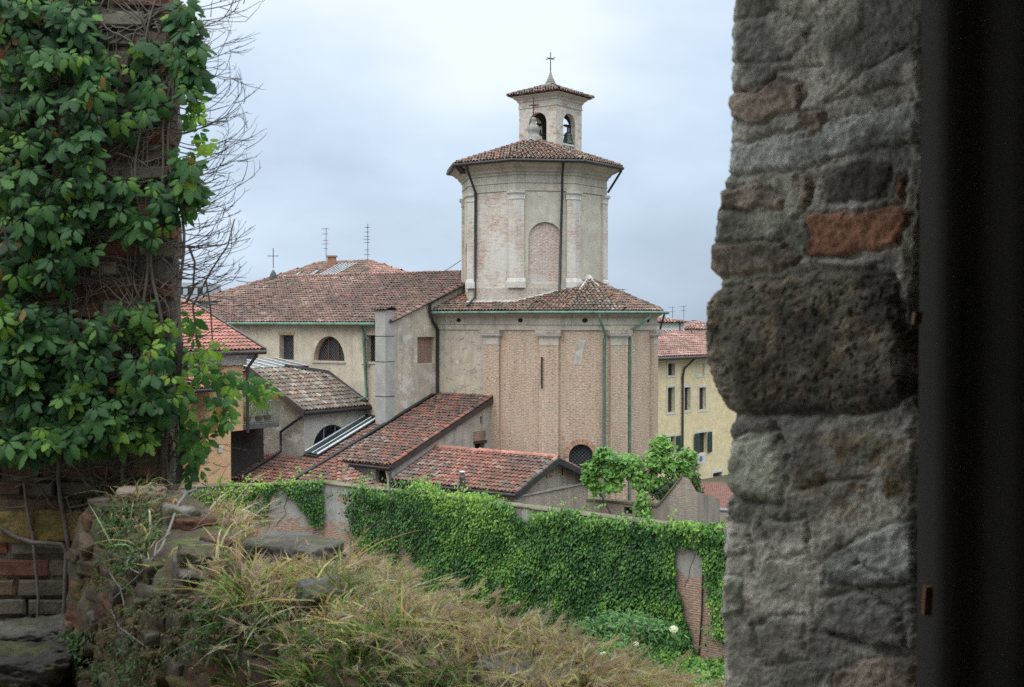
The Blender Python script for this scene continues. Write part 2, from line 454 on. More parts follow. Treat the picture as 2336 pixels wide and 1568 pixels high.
class Roof:
    """planes of barrel tiles plus the boards under them, collected into ONE mesh"""
    def __init__(self): self.V, self.Fc, self.C, self.n = [], [], [], 0
    def _add(self, V, Fc, C): self.V.append(V); self.Fc.append(Fc + self.n); self.C.append(C); self.n += len(V)
    def half_tubes(self, p_lo, p_hi, side, nrm, r_lo, r_hi, colr, seg=5):
        N = len(p_lo); ph = np.linspace(0, math.pi, seg + 1)
        def ringp(p, r): return p[:, None, :] + (r[:, None, None] * np.cos(ph)[None, :, None]) * side[:, None, :] + (r[:, None, None] * 0.9 * np.sin(ph)[None, :, None]) * nrm[:, None, :]
        V = np.concatenate([ringp(p_lo, r_lo), ringp(p_hi, r_hi)], 1).reshape(-1, 3)
        q = np.array([(k, k + 1, seg + 2 + k, seg + 1 + k) for k in range(seg)])
        Fc = (q[None] + (np.arange(N) * 2 * (seg + 1))[:, None, None]).reshape(-1, 4)
        self._add(V, Fc, np.repeat(colr, 2 * (seg + 1), 0))
    def plane(self, poly, e, style, sp=0.2, crs=0.36, jit=1.0, base=(.13, .085, .065), rows_shift=0.0):
        poly = [np.asarray(p, float) for p in poly]; e = np.asarray(e, float); e = e / np.linalg.norm(e)
        n = np.zeros(3)
        for a, b in zip(poly, poly[1:] + poly[:1]): n += np.cross(a - poly[0], b - poly[0])
        n /= np.linalg.norm(n); n = n if n[2] > 0 else -n
        e = e - n * (e @ n); e /= np.linalg.norm(e)
        up = np.cross(n, e); up = up if up[2] > 0 else -up; up /= np.linalg.norm(up)
        p0 = poly[0]; q = [((p - p0) @ e, (p - p0) @ up) for p in poly]
        a = np.arange(min(x for x, _ in q) + sp / 2, max(x for x, _ in q), sp)
        b = np.arange(min(y for _, y in q) - 0.02, max(y for _, y in q), crs)
        A, B = (g.ravel() for g in np.meshgrid(a, b))
        ok = inpoly(A, B + crs * 0.42, q); A, B = A[ok], B[ok]; m = len(A)
        if m:
            j = lambda s: rng.normal(0, s * jit, m)
            da, lift = j(.009), j(.008)
            w = rng.normal(0, 0.02 * jit, m)
            lo = p0 + (A + da)[:, None] * e + (B - .03)[:, None] * up + (0.042 + lift)[:, None] * n
            hi = p0 + (A + da + w * crs)[:, None] * e + (B + crs * 1.12)[:, None] * up + (0.008 + lift)[:, None] * n
            C = pick(style, m, A, B)
            self.half_tubes(lo, hi, np.tile(e, (m, 1)), np.tile(n, (m, 1)), np.full(m, sp * .45), np.full(m, sp * .38), C)
        B3 = np.array([p - n * .012 for p in poly])
        for k in range(1, len(poly) - 1):   # boards and pan tiles under the covers
            self._add(B3[[0, k, k + 1, k + 1]], np.array([[0, 1, 2, 3]]), np.tile(base, (4, 1)))
        return n
    def ridge(self, a, b, style, r=0.12, ln=0.36):
        a, b = np.asarray(a, float), np.asarray(b, float); d = b - a; tot = np.linalg.norm(d); d /= tot
        m = max(1, int(tot / ln)); t = np.arange(m) * tot / m
        s = np.cross(d, DZ); s /= np.linalg.norm(s); up = np.cross(s, d); up = up if up[2] > 0 else -up
        jit = rng.normal(0, .006, (m, 3))
        lo = a + t[:, None] * d + jit + up * .025; hi = a + (t + tot / m * 1.1)[:, None] * d + jit
        self.half_tubes(lo, hi, np.tile(s, (m, 1)), np.tile(up, (m, 1)), np.full(m, r), np.full(m, r * .85), pick(style, m, t, t * 0 + a[0]))
    def quad(self, pts, c):
        P4 = np.array([np.asarray(p, float) for p in pts]); P4 = P4 if len(P4) == 4 else P4[[0, 1, 2, 2]]
        self._add(P4, np.array([[0, 1, 2, 3]]), np.tile(c, (4, 1)))
    def build(self, name, parent, mat=None):
        V, Fc, C = np.vstack(self.V), np.vstack(self.Fc), np.vstack(self.C)
        return arrays_obj(name, V, Fc, mat or m_attr('terracotta', rough=0.9, var=0.3, sc=7, spec=0.15, lichen=0.5), parent, C, smooth=True)

# ------------------------------------------------------------------ leaves
def leaf_cloud(pos, nrm, down, size, colr, wid=0.62, fold=0.22):
    """one folded diamond-like leaf (6 points, 4 quads/tris) at every position"""
    N = len(pos); nrm = nrm / (np.linalg.norm(nrm, axis=1, keepdims=True) + 1e-9)
    t = down - nrm * np.sum(down * nrm, 1, keepdims=True); t /= np.linalg.norm(t, axis=1, keepdims=True) + 1e-9
    s = np.cross(nrm, t); L_ = size[:, None]
    tmpl = [(0, 0, 0), (-.5, .35, -fold), (0, .38, .02), (.5, .35, -fold), (0, 1.0, -.12), (-.3, .72, -fold), (.3, .72, -fold)]
    V = np.stack([pos + s * (x * wid * L_) + t * (y * L_) + nrm * (z * L_ * .6) for x, y, z in tmpl], 1).reshape(-1, 3)
    q = np.array([(0, 2, 1, 1), (0, 3, 2, 2), (1, 2, 4, 5), (2, 3, 6, 4)])
    Fc = (q[None] + (np.arange(N) * 7)[:, None, None]).reshape(-1, 4)
    return V, Fc, np.repeat(colr, 7, 0)
def tri_fix(Fc):   # degenerate quads -> triangles for validity
    out = []
    for f in Fc: out.append(f)
    return np.array(out)
def leaves_obj(name, V, Fc, C, mat, parent=None, loc=None):
    t1 = Fc[:, [0, 1, 2]]; t2 = Fc[Fc[:, 2] != Fc[:, 3]][:, [0, 2, 3]]
    return arrays_obj(name, V, np.vstack([t1, t2]), mat, parent, C, loc=loc)
def ramp_col(k, stops):
    k = np.clip(k, 0, 1); xs = [s[0] for s in stops]
    return np.stack([np.interp(k, xs, [s[1][i] for s in stops]) for i in range(3)], 1)
IVY = [(0, (.022, .075, .016)), (.4, (.058, .155, .027)), (.72, (.12, .25, .042)), (1, (.24, .37, .065))]

# ------------------------------------------------------------------ shared materials
mBrickApse = m_brick('apse_brick', (.43, .265, .18), (.33, .23, .17), (.48, .425, .35), patch=(.44, .375, .29), amt=.47, amt2=.72, var=.5, dark=.12)
mBrickTower = m_brick('whitewashed_brick', (.40, .25, .18), (.33, .23, .18), (.47, .44, .40), patch=(.56, .54, .49), amt=.40, amt2=.54, var=.35, dark=.12)
mBrickShed = m_brick('shed_brick', (.37, .265, .20), (.30, .235, .185), (.44, .40, .35), patch=(.38, .345, .29), amt=.42, amt2=.62, dark=.3)
mBrickRaw = m_brick('raw_brick', (.30, .15, .10), (.22, .13, .10), (.30, .27, .24), patch=(.30, .27, .24), amt=.55, amt2=.7, dark=.35)
mPlNave = m_plaster('nave_plaster', (.55, .48, .375), (.46, .41, .33), stain=(.19, .18, .16), bare_at=.71, streak=.4, white_at=.70)
mPlGable = m_plaster('gable_plaster', (.51, .445, .35), (.43, .385, .32), stain=(.2, .19, .17), bare_at=.66, streak=.5, white_at=.56)
mPlTower = m_plaster('tower_plaster', (.49, .45, .37), (.44, .405, .34), stain=(.25, .23, .2), bare_at=.72, streak=.35, white_at=.68)
mPlCorn = m_plaster('cornice_plaster', (.49, .445, .37), (.42, .385, .325), stain=(.17, .16, .145), bare_at=.70, streak=.55, white_at=.74)
mPlBell = m_plaster('bell_tower_plaster', (.55, .51, .45), (.47, .44, .385), stain=(.3, .27, .24), bare=(.40, .20, .13), bare_at=.585, streak=.3, white_at=.62)
mPlGrey = m_plaster('grey_plaster', (.43, .39, .33), (.36, .335, .29), stain=(.16, .15, .14), bare_at=.67, streak=.5, white_at=.66)
mStoneW = m_plain('white_stone', (.50, .48, .44), .85, 0, .18, 5)
mStoneG = m_plain('grey_stone', (.22, .22, .20), .9, 0, .35, 4)
mCopper = m_plain('green_copper', (.095, .165, .125), .6, .0, .35, 3)
mDark = m_plain('dark_metal', (.035, .034, .036), .45, .4, .3, 3)
mBoard = m_plain('brown_board', (.045, .034, .032), .6, 0, .3, 4)
mIron = m_plain('rusty_iron', (.05, .035, .028), .8, .2, .4, 9)
mGlass = m_glass()
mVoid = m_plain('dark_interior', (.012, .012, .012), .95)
mGrey = m_plain('concrete', (.33, .325, .31), .9, 0, .14, 2)
# ================================================================== GROUND
gb = MB(); gb.face([(-900, -60, 0), (900, -60, 0), (900, 1600, 0), (-900, 1600, 0)])
gm, nt, b = new_mat('ground'); tc = nd(nt, 'ShaderNodeTexCoord').outputs['UV']
lk(nt, ramp(nt, noise(nt, tc, .35, 8, .65), [(.35, (.045, .06, .025)), (.55, (.09, .08, .05)), (.7, (.13, .11, .085))]), b.inputs['Base Color'])
b.inputs['Roughness'].default_value = .95
setp(gb.build('ground', gm), kind='structure')

# ================================================================== CHURCH
church = thing('church', 'old brick and plaster church with octagonal tower, square belfry and rounded apse', 'church', L(0, 0, -H))
ZR, ZE, TE, TW = 2.27, -.25, 7.35, 7.0      # nave ridge and eave heights, eave and wall offsets
SE, SW_ = -2.85, -17.8                       # east and west ends of the nave
nz = lambda t: ZR + (ZE - ZR) * abs(t) / TE
def cwin(px0, px1, py0, py1, t):
    s0, s1 = sfun(px0, t), sfun(px1, t); sm_ = (s0 + s1) / 2
    return s0, s1, zfun(py1, sm_, t), zfun(py0, sm_, t)
def lattice(mb, pts_fn, a0, a1, z0, z1, step, r=.012, inside=None):
    """diamond lead lattice over an opening"""
    k = a0 - (z1 - z0)
    while k < a1:
        for sgn in (1, -1):
            seg = []
            n = 24
            for i in range(n + 1):
                z = z0 + (z1 - z0) * i / n; a = (k + (z - z0)) if sgn > 0 else (a0 + a1 - (k + (z - z0)))
                ok = a0 <= a <= a1 and (inside is None or inside(a, z))
                if ok: seg.append((a, z))
                if (not ok or i == n) and len(seg) > 1:
                    mb.tube([pts_fn(*seg[0]), pts_fn(*seg[-1])], r, 4, False); seg = []
                elif not ok: seg = []
        k += step
def window(parent, pf, ind, hole, depth, frame=mBoard, lat=0.16, bars=(), glass=mGlass):
    """glazing set back in an opening: pane, and as sub-parts its frame and lead lattice. pf(a, z, d) -> world"""
    g = MB(); g.face([pf(a, z, depth) for a, z in hole]); w = g.build('window', glass, parent)
    f = MB(); n = len(hole)
    cx = sum(a for a, _ in hole) / n; cz = sum(z for _, z in hole) / n
    inn = [(a + (cx - a) * .07, z + (cz - z) * .07) for a, z in hole]
    for k in range(n):
        k2 = (k + 1) % n
        f.face([pf(*hole[k], depth - .05), pf(*hole[k2], depth - .05), pf(*inn[k2], depth - .05), pf(*inn[k], depth - .05)])
        f.face([pf(*inn[k], depth - .05), pf(*inn[k2], depth - .05), pf(*inn[k2], depth), pf(*inn[k], depth)])
    zb, zt = min(z for _, z in hole), max(z for _, z in hole); a0, a1 = min(a for a, _ in hole), max(a for a, _ in hole)
    for x in bars:
        xx = a0 + (a1 - a0) * x
        zz = max(z for a, z in hole if abs(a - xx) < (a1 - a0) * .22)
        f.tube([pf(xx, zb, depth - .04), pf(xx, zz - .03, depth - .04)], .045, 4)
    f.build('frame', frame, w)
    if lat:
        l = MB(); hp = [(a, z) for a, z in hole]
        lattice(l, lambda a, z: pf(a, z, depth - .02), a0, a1, zb, zt, lat, .011, lambda a, z: bool(inpoly(np.array([a]), np.array([z]), hp)[0]))
        if l.v: l.build('grille', m_plain('lead_lattice', (.13, .14, .15), .6), w)
    return w

# --- nave
pfN = lambda a, z, d: L(a, TW - d, z)
w1 = cwin(637, 670, 765, 821, TW); w2 = cwin(715, 786, 767, 824, TW); w3 = cwin(836, 868, 765, 826, TW); w0 = cwin(548, 578, 768, 800, TW)
h1, h3 = rect(*w1), rect(*w3)
h2 = arch((w2[0] + w2[1]) / 2, w2[1] - w2[0], w2[2], w2[3], 12, 'half'); h0 = arch((w0[0] + w0[1]) / 2, 1.6, w0[2] - 1, w0[3], 10)
nv = MB()
O = L(0, TW, -H) - DZ * 0; O[2] = H
nv.wall(O, DU, -DN, [(SW_, -H), (SE, -H), (SE, nz(TW) - .02), (SW_, nz(TW) - .02)], [h0, h1, h2, h3], .38)
nv.face([L(SW_, TW, -H), L(SW_, -TW, -H), L(SW_, -TW, nz(TW)), L(SW_, 0, ZR), L(SW_, TW, nz(TW))])
nv.face([L(SW_, -TW, -H), L(SE, -TW, -H), L(SE, -TW, nz(TW)), L(SW_, -TW, nz(TW))])
nv.build('nave_wall', mPlNave, church)
window(church, pfN, -DN, h1, .36); window(church, pfN, -DN, h3, .36); window(church, pfN, -DN, h0, .36)
window(church, pfN, -DN, h2, .36, m_plain('reddish_frame', (.13, .055, .035)), bars=(.35, .66))
for w in (w1, w2, w3):                         # stone sills and an ochre lintel
    tr = MB(); tr.box(L(w[0] - .06, TW + .05, w[2] - .1), DU * (w[1] - w[0] + .12), -DN * .3, DZ * .07); tr.build('window_sill', mPlGrey, church)
tr = MB(); tr.box(L(w1[0] - .06, TW + .03, w1[3] + .01), DU * (w1[1] - w1[0] + .12), -DN * .2, DZ * .13)
tr.build('lintel', m_plain('ochre_lintel', (.33, .24, .14), .9), church)
# east gable with a bricked-up window
s_g = SE; bw = (tfun(992, s_g), tfun(952, s_g)); bz = (zfun(829, s_g, sum(bw) / 2), zfun(769, s_g, sum(bw) / 2))
gw = MB(); Og = L(s_g, 0, 0); hb = rect(bw[0], bw[1], bz[0], bz[1])
gw.wall(Og, DN, -DU, [(-TW, -H), (TW, -H), (TW, nz(TW)), (0, ZR - .03), (-TW, nz(TW))], [hb], .22)
gw.build('gable_wall', mPlGable, church)
bb = MB(); bb.face([L(s_g - .2, a, z) for a, z in hb]); bb.build('blocked_window', mBrickRaw, church)
rf = Roof()
E1, W1_ = SE + .12, SW_ - .15
rf.plane([L(W1_, TE, nz(TE)), L(E1, TE, nz(TE)), L(E1, 0, ZR), L(W1_, 0, ZR)], DU, 'nave', sp=.2, crs=.36)
rf.plane([L(W1_, -TE, nz(TE)), L(E1, -TE, nz(TE)), L(E1, 0, ZR), L(W1_, 0, ZR)], DU, 'nave', sp=.2, crs=.36)
rf.ridge(L(W1_, 0, ZR + .03), L(E1, 0, ZR + .03), 'far', .14)
rf.ridge(L(E1, TE, nz(TE) + .05), L(E1, 0, ZR + .02), 'nave', .11)
rf.build('nave_roof', church)
ev = MB(); ev.tube([L(W1_, TE + .06, ZE - .05), L(-3.6, TE + .06, ZE - .05)], .085, 8)
ev.build('gutter', mCopper, church)
rk = MB()
sp_ = tfun(981, SE + .15); rk.tube([L(SE + .17, sp_, nz(sp_) + .02), L(SE + .17, .6, nz(.6) + .05)], .06, 6)
rk.build('verge_flashing', mDark, church)
rk = MB(); rk.box(L(W1_ - .05, TE, ZE - .16), L(0, 0, ZR) - L(0, TE, ZE), DU * .14, DZ * .22); rk.build('verge_board', mGrey, church)
dp = MB(); xg = sfun(832, TW + .14)
dp.tube([L(xg - .05, TE, ZE - .1), L(xg - .05, TW + .16, ZE - .5), L(xg + .1, TW + .14, zfun(905, xg, TW)), L(xg - .4, TW + .9, zfun(924, xg, TW))], .075, 8)
for py in (772, 832): dp.cbox(L(xg, TW + .1, zfun(py, xg, TW)), DU * .5, DN * .06, DZ * .04)
dp.build('downpipe', mCopper, church)
# tall square chimney at the corner
ch = MB(); cs, ct = SE - .55, TW + .02; cw = .62
ztop = zfun(708, cs, ct + .3)
ch.box(L(cs, ct, -6.5), DU * cw, DN * cw, DZ * (ztop + 6.5))
chimney = ch.build('chimney', mGrey, church)
for py in (768, 826, 905):
    cr = MB(); cr.box(L(cs - .006, ct, zfun(py, cs, ct + .6)), DU * (cw + .012), DN * (cw + .006), DZ * .03); cr.build('joint_band', mVoid, chimney)
cc = Roof(); cc.plane([L(cs - .1, ct + cw + .1, ztop), L(cs + cw + .1, ct + cw + .1, ztop), L(cs + cw + .1, ct + cw / 2, ztop + .16), L(cs - .1, ct + cw / 2, ztop + .16)], DU, 'grey', .17, .2)
cc.plane([L(cs - .1, ct - .1, ztop), L(cs + cw + .1, ct - .1, ztop), L(cs + cw + .1, ct + cw / 2, ztop + .16), L(cs - .1, ct + cw / 2, ztop + .16)], DU, 'grey', .17, .2)
cc.build('chimney_cap', chimney)
# gable cross on the far west end
fp = MB(); gx = sfun(624, 0); fp.lathe(L(gx, 0, ZR - .1), [(.24, 0), (.22, .2), (.16, .4), (.09, .5), (.04, .58), (0, .62)], 10)
fin = fp.build('gable_pinnacle', m_plain('dark_pinnacle', (.07, .07, .068), .9), church)
fc = MB(); fc.tube([L(gx, 0, ZR + .6), L(gx, 0, ZR + 1.75)], .024, 5); fc.tube([L(gx, 0, ZR + 1.3) - np.array((.33, 0, 0)), L(gx, 0, ZR + 1.3) + np.array((.33, 0, 0))], .02, 5)
fc.build('cross', mIron, fin)

# --- chancel and apse
TC, SA, RA = 3.9, 2.34, 3.9
apx = lambda phi, r=RA: (SA + r * math.cos(R_(phi)), r * math.sin(R_(phi)))
side = [(SE, TC), (.1, TC)]
rest = [(.1, TC), (SA - .6, TC)] + [apx(90 - k * 5) for k in range(37)] + [(SE, -TC)]
full = [(SE, TC), (SA - .5, TC)] + [apx(90 - k * 5) for k in range(37)] + [(SE, -TC)]
ZA = -.40
cwl = MB(); cwl.sweep(side, [(0, -H), (0, ZA)], L, caps=False); cwl.build('chancel_wall', m_plaster('chancel_plaster', (.50, .45, .34), (.43, .385, .32), bare=(.30, .22, .18), bare_at=.60, streak=.3, white_at=.66), church)
# apse wall, leaving a gap behind the arched window
wphi, wz0, wz1, ww = 51.2, -6.95, -5.66, 1.1
gap = 10.0
aw = MB()
left = [(.1, TC), (SA - .6, TC)] + [apx(90 - k * (90 - wphi - gap) / 8) for k in range(9)]
right = [apx(wphi - gap - k * (wphi - gap + 90) / 30) for k in range(31)] + [(SE, -TC)]
mid = [apx(wphi + gap - k * 5) for k in range(int(gap * 2 / 5) + 1)]
aw.sweep(left, [(0, -H), (0, ZA)], L, caps=False); aw.sweep(right, [(0, -H), (0, ZA)], L, caps=False)
aw.sweep(mid, [(0, -H), (0, -7.15)], L, caps=False); aw.sweep(mid, [(0, -5.35), (0, ZA)], L, caps=False)
aw.build('apse_wall', mBrickApse, church)
wd = np.array((math.cos(R_(wphi)), math.sin(R_(wphi)))); wt = np.array((math.sin(R_(wphi)), -math.cos(R_(wphi))))
pfA = lambda a, z, d: L(*(np.array(apx(wphi)) * 1.0 + wd * (.02 - d) + wt * a), z)
DW = pfA(0, 0, -1) - pfA(0, 0, 0); DT = pfA(1, 0, 0) - pfA(0, 0, 0)
ha = arch(0, ww, wz0, wz1, 14)
ap = MB(); ap.wall(pfA(0, 0, 0) * np.array((1, 1, 0)) + DZ * H, DT, -DW, rect(-.72, .72, -7.2, -5.3), [ha], .3)
ap.build('window_surround', mBrickApse, church)
window(church, pfA, -DW, ha, .28, mIron, lat=.17)
ring = MB()
for k in range(17):
    a = math.pi * (k + .5) / 17; r0, r1 = ww / 2 + .02, ww / 2 + .26
    zc = wz1 - ww / 2
    q = [(r * math.cos(a + d), zc + r * math.sin(a + d)) for r, d in ((r0, -.085), (r1, -.085), (r1, .085), (r0, .085))]
    ring.face([pfA(x, z, -.035) for x, z in q])
    for i in range(4): ring.face([pfA(*q[i], -.035), pfA(*q[(i + 1) % 4], -.035), pfA(*q[(i + 1) % 4], .01), pfA(*q[i], .01)])
ring.build('window_arch', m_plain('arch_brick', (.36, .21, .15), .9, 0, .4, 7), church)
# cornice
cn = MB()
cn.sweep(full, [(0, -.575), (.07, -.56), (.07, -.32), (.12, -.31), (.12, -.275), (.075, -.27), (.09, -.0), (.16, .06), (.26, .10), (.34, .18), (.34, .22), (0, .24)], L, caps=False)
cn.build('cornice', mPlCorn, church)
for px in (1046, 1187, 1334, 1479):      # round putlog holes in the frieze
    vo = MB()
    if px < 1190:
        s = sfun(px, TC + .1); c, nn = (s, TC), (0, 1)
    else:
        best = min((abs(1168 + F * L(*apx(ph, 4.0), 0)[0] / L(*apx(ph, 4.0), 0)[1] - px), ph) for ph in np.arange(80, -60, -.5)); c, nn = apx(best[1]), (math.cos(R_(best[1])), math.sin(R_(best[1])))
    c = np.array(c); nn = np.array(nn); tt = np.array((nn[1], -nn[0]))
    vo.face([L(*(c + nn * .098 + tt * .13 * math.cos(a)), -.12 + .10 * math.sin(a)) for a in np.linspace(0, 2 * math.pi, 15)[:-1]])
    vo.build('putlog_hole', mVoid, church)
def phi_of(px): return min((abs(1168 + F * L(*apx(p, RA), 0)[0] / L(*apx(p, RA), 0)[1] - px), p) for p in np.arange(88, -60, -.25))[1]
# pilasters with capitals
def local_frame(kind, val):
    if kind == 's': return np.array((val, TC)), np.array((0, 1.0)), np.array((1.0, 0))
    c = np.array(apx(val)); n = np.array((math.cos(R_(val)), math.sin(R_(val)))); return c, n, np.array((n[1], -n[0]))
for kind, val in (('s', .47), ('p', 72.2), ('p', 25.5), ('p', -16.5), ('p', -58)):
    c, n, t = local_frame(kind, val); w = .9; pr = .13
    def pbox(mb, w, d, z0, z1):
        A, B = c - t * w / 2 - n * .15, c + t * w / 2 - n * .15
        P8 = [L(*A, z0), L(*B, z0), L(*(B + n * (d + .15)), z0), L(*(A + n * (d + .15)), z0)]
        P9 = [p + DZ * (z1 - z0) for p in P8]
        mb.face(P8[::-1]); mb.face(P9)
        for i in range(4): mb.face([P8[i], P8[(i + 1) % 4], P9[(i + 1) % 4], P9[i]])
    m_ = MB(); pbox(m_, w, pr, -H, -1.24); p_ = m_.build('pilaster', mBrickApse, church)
    q = MB(); pbox(q, w * 1.02, pr + .015, -1.24, -1.17); pbox(q, w, pr + .003, -1.17, -.9); q.build('neck', mPlCorn, p_)
    q = MB(); pbox(q, w + .05, pr + .03, -.9, -.86)
    rows = []
    for k in range(7):                     # rounded echinus
        a = math.pi / 2 * k / 6; e = .04 + .10 * math.sin(a); z = -.86 + .12 * (1 - math.cos(a))
        A, B = c - t * (w / 2 + e), c + t * (w / 2 + e)
        rows.append([L(*(A - n * .1), z), L(*(A + n * (pr + e)), z), L(*(B + n * (pr + e)), z), L(*(B - n * .1), z)])
    q.grid(rows, False); pbox(q, w + .28, pr + .14, -.74, -.725); q.build('capital', mStoneW, p_)
    q = MB(); pbox(q, w + .30, pr + .16, -.725, -.55); q.build('abacus', mBrickShed, p_)
gp_ = MB(); f0 = phi_of(1328); f1 = phi_of(1316)
for (za, fa), (zb_, fb_) in zip([(-1.0 - .28 * k, f0 + (f1 - f0) * k / 4) for k in range(4)], [(-1.28 - .28 * k, f0 + (f1 - f0) * (k + 1) / 4) for k in range(4)]):
    gp_.face([L(*apx(fa + 2.6, RA + .012), za), L(*apx(fa - 2.6, RA + .012), za), L(*apx(fb_ - 2.4, RA + .012), zb_), L(*apx(fb_ + 2.4, RA + .012), zb_)])
gp_.build('mortar_patch', m_plain('grey_mortar', (.37, .345, .305), .95, 0, .3, 5), church)
ir = MB(); ip = pfA(0, 0, 0); bp = local_frame('p', 76.5); ir.tube([L(*(bp[0] + bp[1] * .2), -1.75), L(*(bp[0] + bp[1] * .2), -3.15)], .045, 6); ir.build('tie_bar', mIron, church)
# apse and chancel roof
TEv, ZEv = 4.42, .30; apex = (3.38, .3, 1.76)
hips = [90, 60.5, 24.5, -11.5, -47.5, -83.5]
ar = Roof()
ar.plane([L(SE + .02, TEv, ZEv), L(SA, TEv, ZEv), L(*apex), L(SE + .02, .3, 1.74)], DU, 'old', sp=.19, crs=.3)
for a, b in zip(hips, hips[1:]):
    A, B = L(*apx(a, TEv), ZEv), L(*apx(b, TEv), ZEv)
    ar.plane([A, B, L(*apex)], B - A, 'grey' if (a, b) == (60.5, 24.5) else 'old', sp=.19, crs=.28)
for a in hips[1:4]: ar.ridge(L(*apx(a, TEv - .1), ZEv + .08), L(*apex) + DZ * .06, 'old', .11, .3)
ar.quad([L(SE + .02, -TEv, ZEv), L(SA, -TEv, ZEv), L(*apex), L(SE + .02, .3, 1.74)], (.2, .12, .09))
aro = ar.build('apse_roof', church)
mo = MB()                                   # lime mortar fillets where the roof meets the drum
zt = lambda t: ZEv + (TEv - t) * .347 + .07
for (s0, t0), (s1, t1) in zip([(-1.45, 3.36), (1.40, 3.36), (3.36, 1.40)], [(1.40, 3.36), (3.36, 1.40), (3.40, .35)]):
    mo.tube([L(s0, t0, zt(t0)), L(s1, t1, zt(t1))], .07, 6)
a5 = np.array(apx(60.5, TEv)); a6 = np.array(apx(24.5, TEv)); axy = np.array(apex[:2])
for v, f in ((a5, .42), (a6, .30)): mo.tube([L(*axy, apex[2] + .12), L(*(axy + (v - axy) * f), apex[2] + .12 + (ZEv - apex[2]) * f)], .06, 6)
mo.tube([L(*axy, apex[2] + .02), L(*axy, apex[2] + .26)], [.3, .1], 8)
mo.build('mortar_fillet', m_plain('lime_mortar', (.45, .43, .40), .95, 0, .3, 6), aro)
gt = MB(); gp = [(SE + .05, TEv + .06), (SA, TEv + .06)] + [apx(h, TEv + .07) for h in np.arange(81, -85, -9)]
gt.tube([L(*p, ZEv - .07) for p in gp], .07, 8); gt.build('gutter', mCopper, church)
for pts in ([(1367, 715, 40, .0), (1367, 725, 40, .0), (1380, 757, 27.7, -.3), (1380, 790, 27.7, 0), (1376, 1180, 27.7, 0)],):
    pass
def apse_pipe(phi_top, phi_wall, z1, z2, zend):
    m_ = MB(); r1, r2 = TEv + .06, RA + .12
    m_.tube([L(*apx(phi_top, r1), ZEv - .12), L(*apx(phi_top, r1 - .02), z1), L(*apx(phi_wall, r2 + .12), z2), L(*apx(phi_wall, r2), z2 - .3), L(*apx(phi_wall, r2), zend)], .062, 8)
    for z in (-2.0, -4.4, -6.6): m_.tube([L(*apx(phi_wall, r2), z), L(*apx(phi_wall, r2), z + .06)], .085, 8)
    m_.build('downpipe', mCopper, church)
def phi_at(px, r): return min((abs(1168 + F * L(*apx(p, r), 0)[0] / L(*apx(p, r), 0)[1] - px), p) for p in np.arange(85, -60, -.25))[1]
apse_pipe(phi_at(1367, TEv), phi_at(1379, RA + .12), 0, -.75, -9.6)
apse_pipe(phi_at(1480, TEv), phi_at(1437, RA + .12), .02, -.55, -9.6)
m_ = MB(); m_.tube([L(*apx(phi_at(1516, TEv), TEv), ZEv - .1), L(*apx(phi_at(1500, RA) - 8, RA + .2), -.75)], .055, 6); m_.build('downpipe', mDark, church)
m_ = MB()                                   # dark pipe in the corner between nave gable and chancel
m_.tube([L(SE + .17, sp_, nz(sp_)), L(SE + .12, sp_, zfun(712, SE, sp_)), L(SE + .12, TC + .45, zfun(735, SE, TC)), L(SE + .12, TC + .14, zfun(750, SE, TC)), L(SE + .12, TC + .14, -3.7)], .065, 8)
m_.build('downpipe', mDark, church)

# --- octagonal drum
mBrickArch = m_brick('arch_fill_brick', (.42, .27, .21), (.35, .26, .22), (.52, .49, .45), patch=(.53, .50, .455), amt=.47, amt2=.60, var=.4, dark=.12)
RT = 3.56; oc = lambda k, r=RT: (r * math.cos(R_(22.5 + 45 * k)), r * math.sin(R_(22.5 + 45 * k)))
ZT0, ZT1 = .2, 5.86
dw = MB(); dwp = MB()
for k in range(8):
    a, b = oc(k), oc(k - 1) if k else oc(7)
    a, b = np.array(oc(k)), np.array(oc(k + 1))
    A, B = L(*a, 0), L(*b, 0); ud = (B - A) / np.linalg.norm(B - A); w = np.linalg.norm(B - A)
    mid_ = (a + b) / 2; ind = L(*(mid_ * .5), 0) - L(*mid_, 0); ind /= np.linalg.norm(ind)
    tgt = dwp if k in (1,) else dw
    # faces: k=0 looks half right, k=1 is the left whitewashed one
    if k in (0, 1, 2):
        pw = 1.58; hh = arch(w / 2, pw, 1.55, 4.42, 14) if k == 0 else (arch(w / 2, 1.0, 1.6, 3.6, 10) if k == 2 else None)
        tgt.wall(A, ud, ind, [(0, ZT0), (w, ZT0), (w, ZT1), (0, ZT1)], [hh] if hh else [], .12, u0=k * 3)
        if hh:
            bl = MB(); bl.face([A + ud * x + DZ * z + ind * .12 for x, z in hh]); bl.build('blind_arch', mBrickArch, church)
    else: tgt.wall(A, ud, ind, [(0, ZT0), (w, ZT0), (w, ZT1), (0, ZT1)], [], .1, u0=k * 3)
dw.build('drum_wall', mPlTower, church); dwp.build('drum_wall', mBrickTower, church)
pl = MB(); pl.sweep([oc(k) for k in range(8)][::-1], [(0, .1), (.035, .1), (.035, 1.38), (0, 1.40)], L, closed=True); pl.build('drum_plinth', m_brick('plinth_brick', (.38, .29, .22), (.32, .26, .21), (.45, .42, .38), patch=(.47, .44, .39), amt=.42, amt2=.6, dark=.15), church)
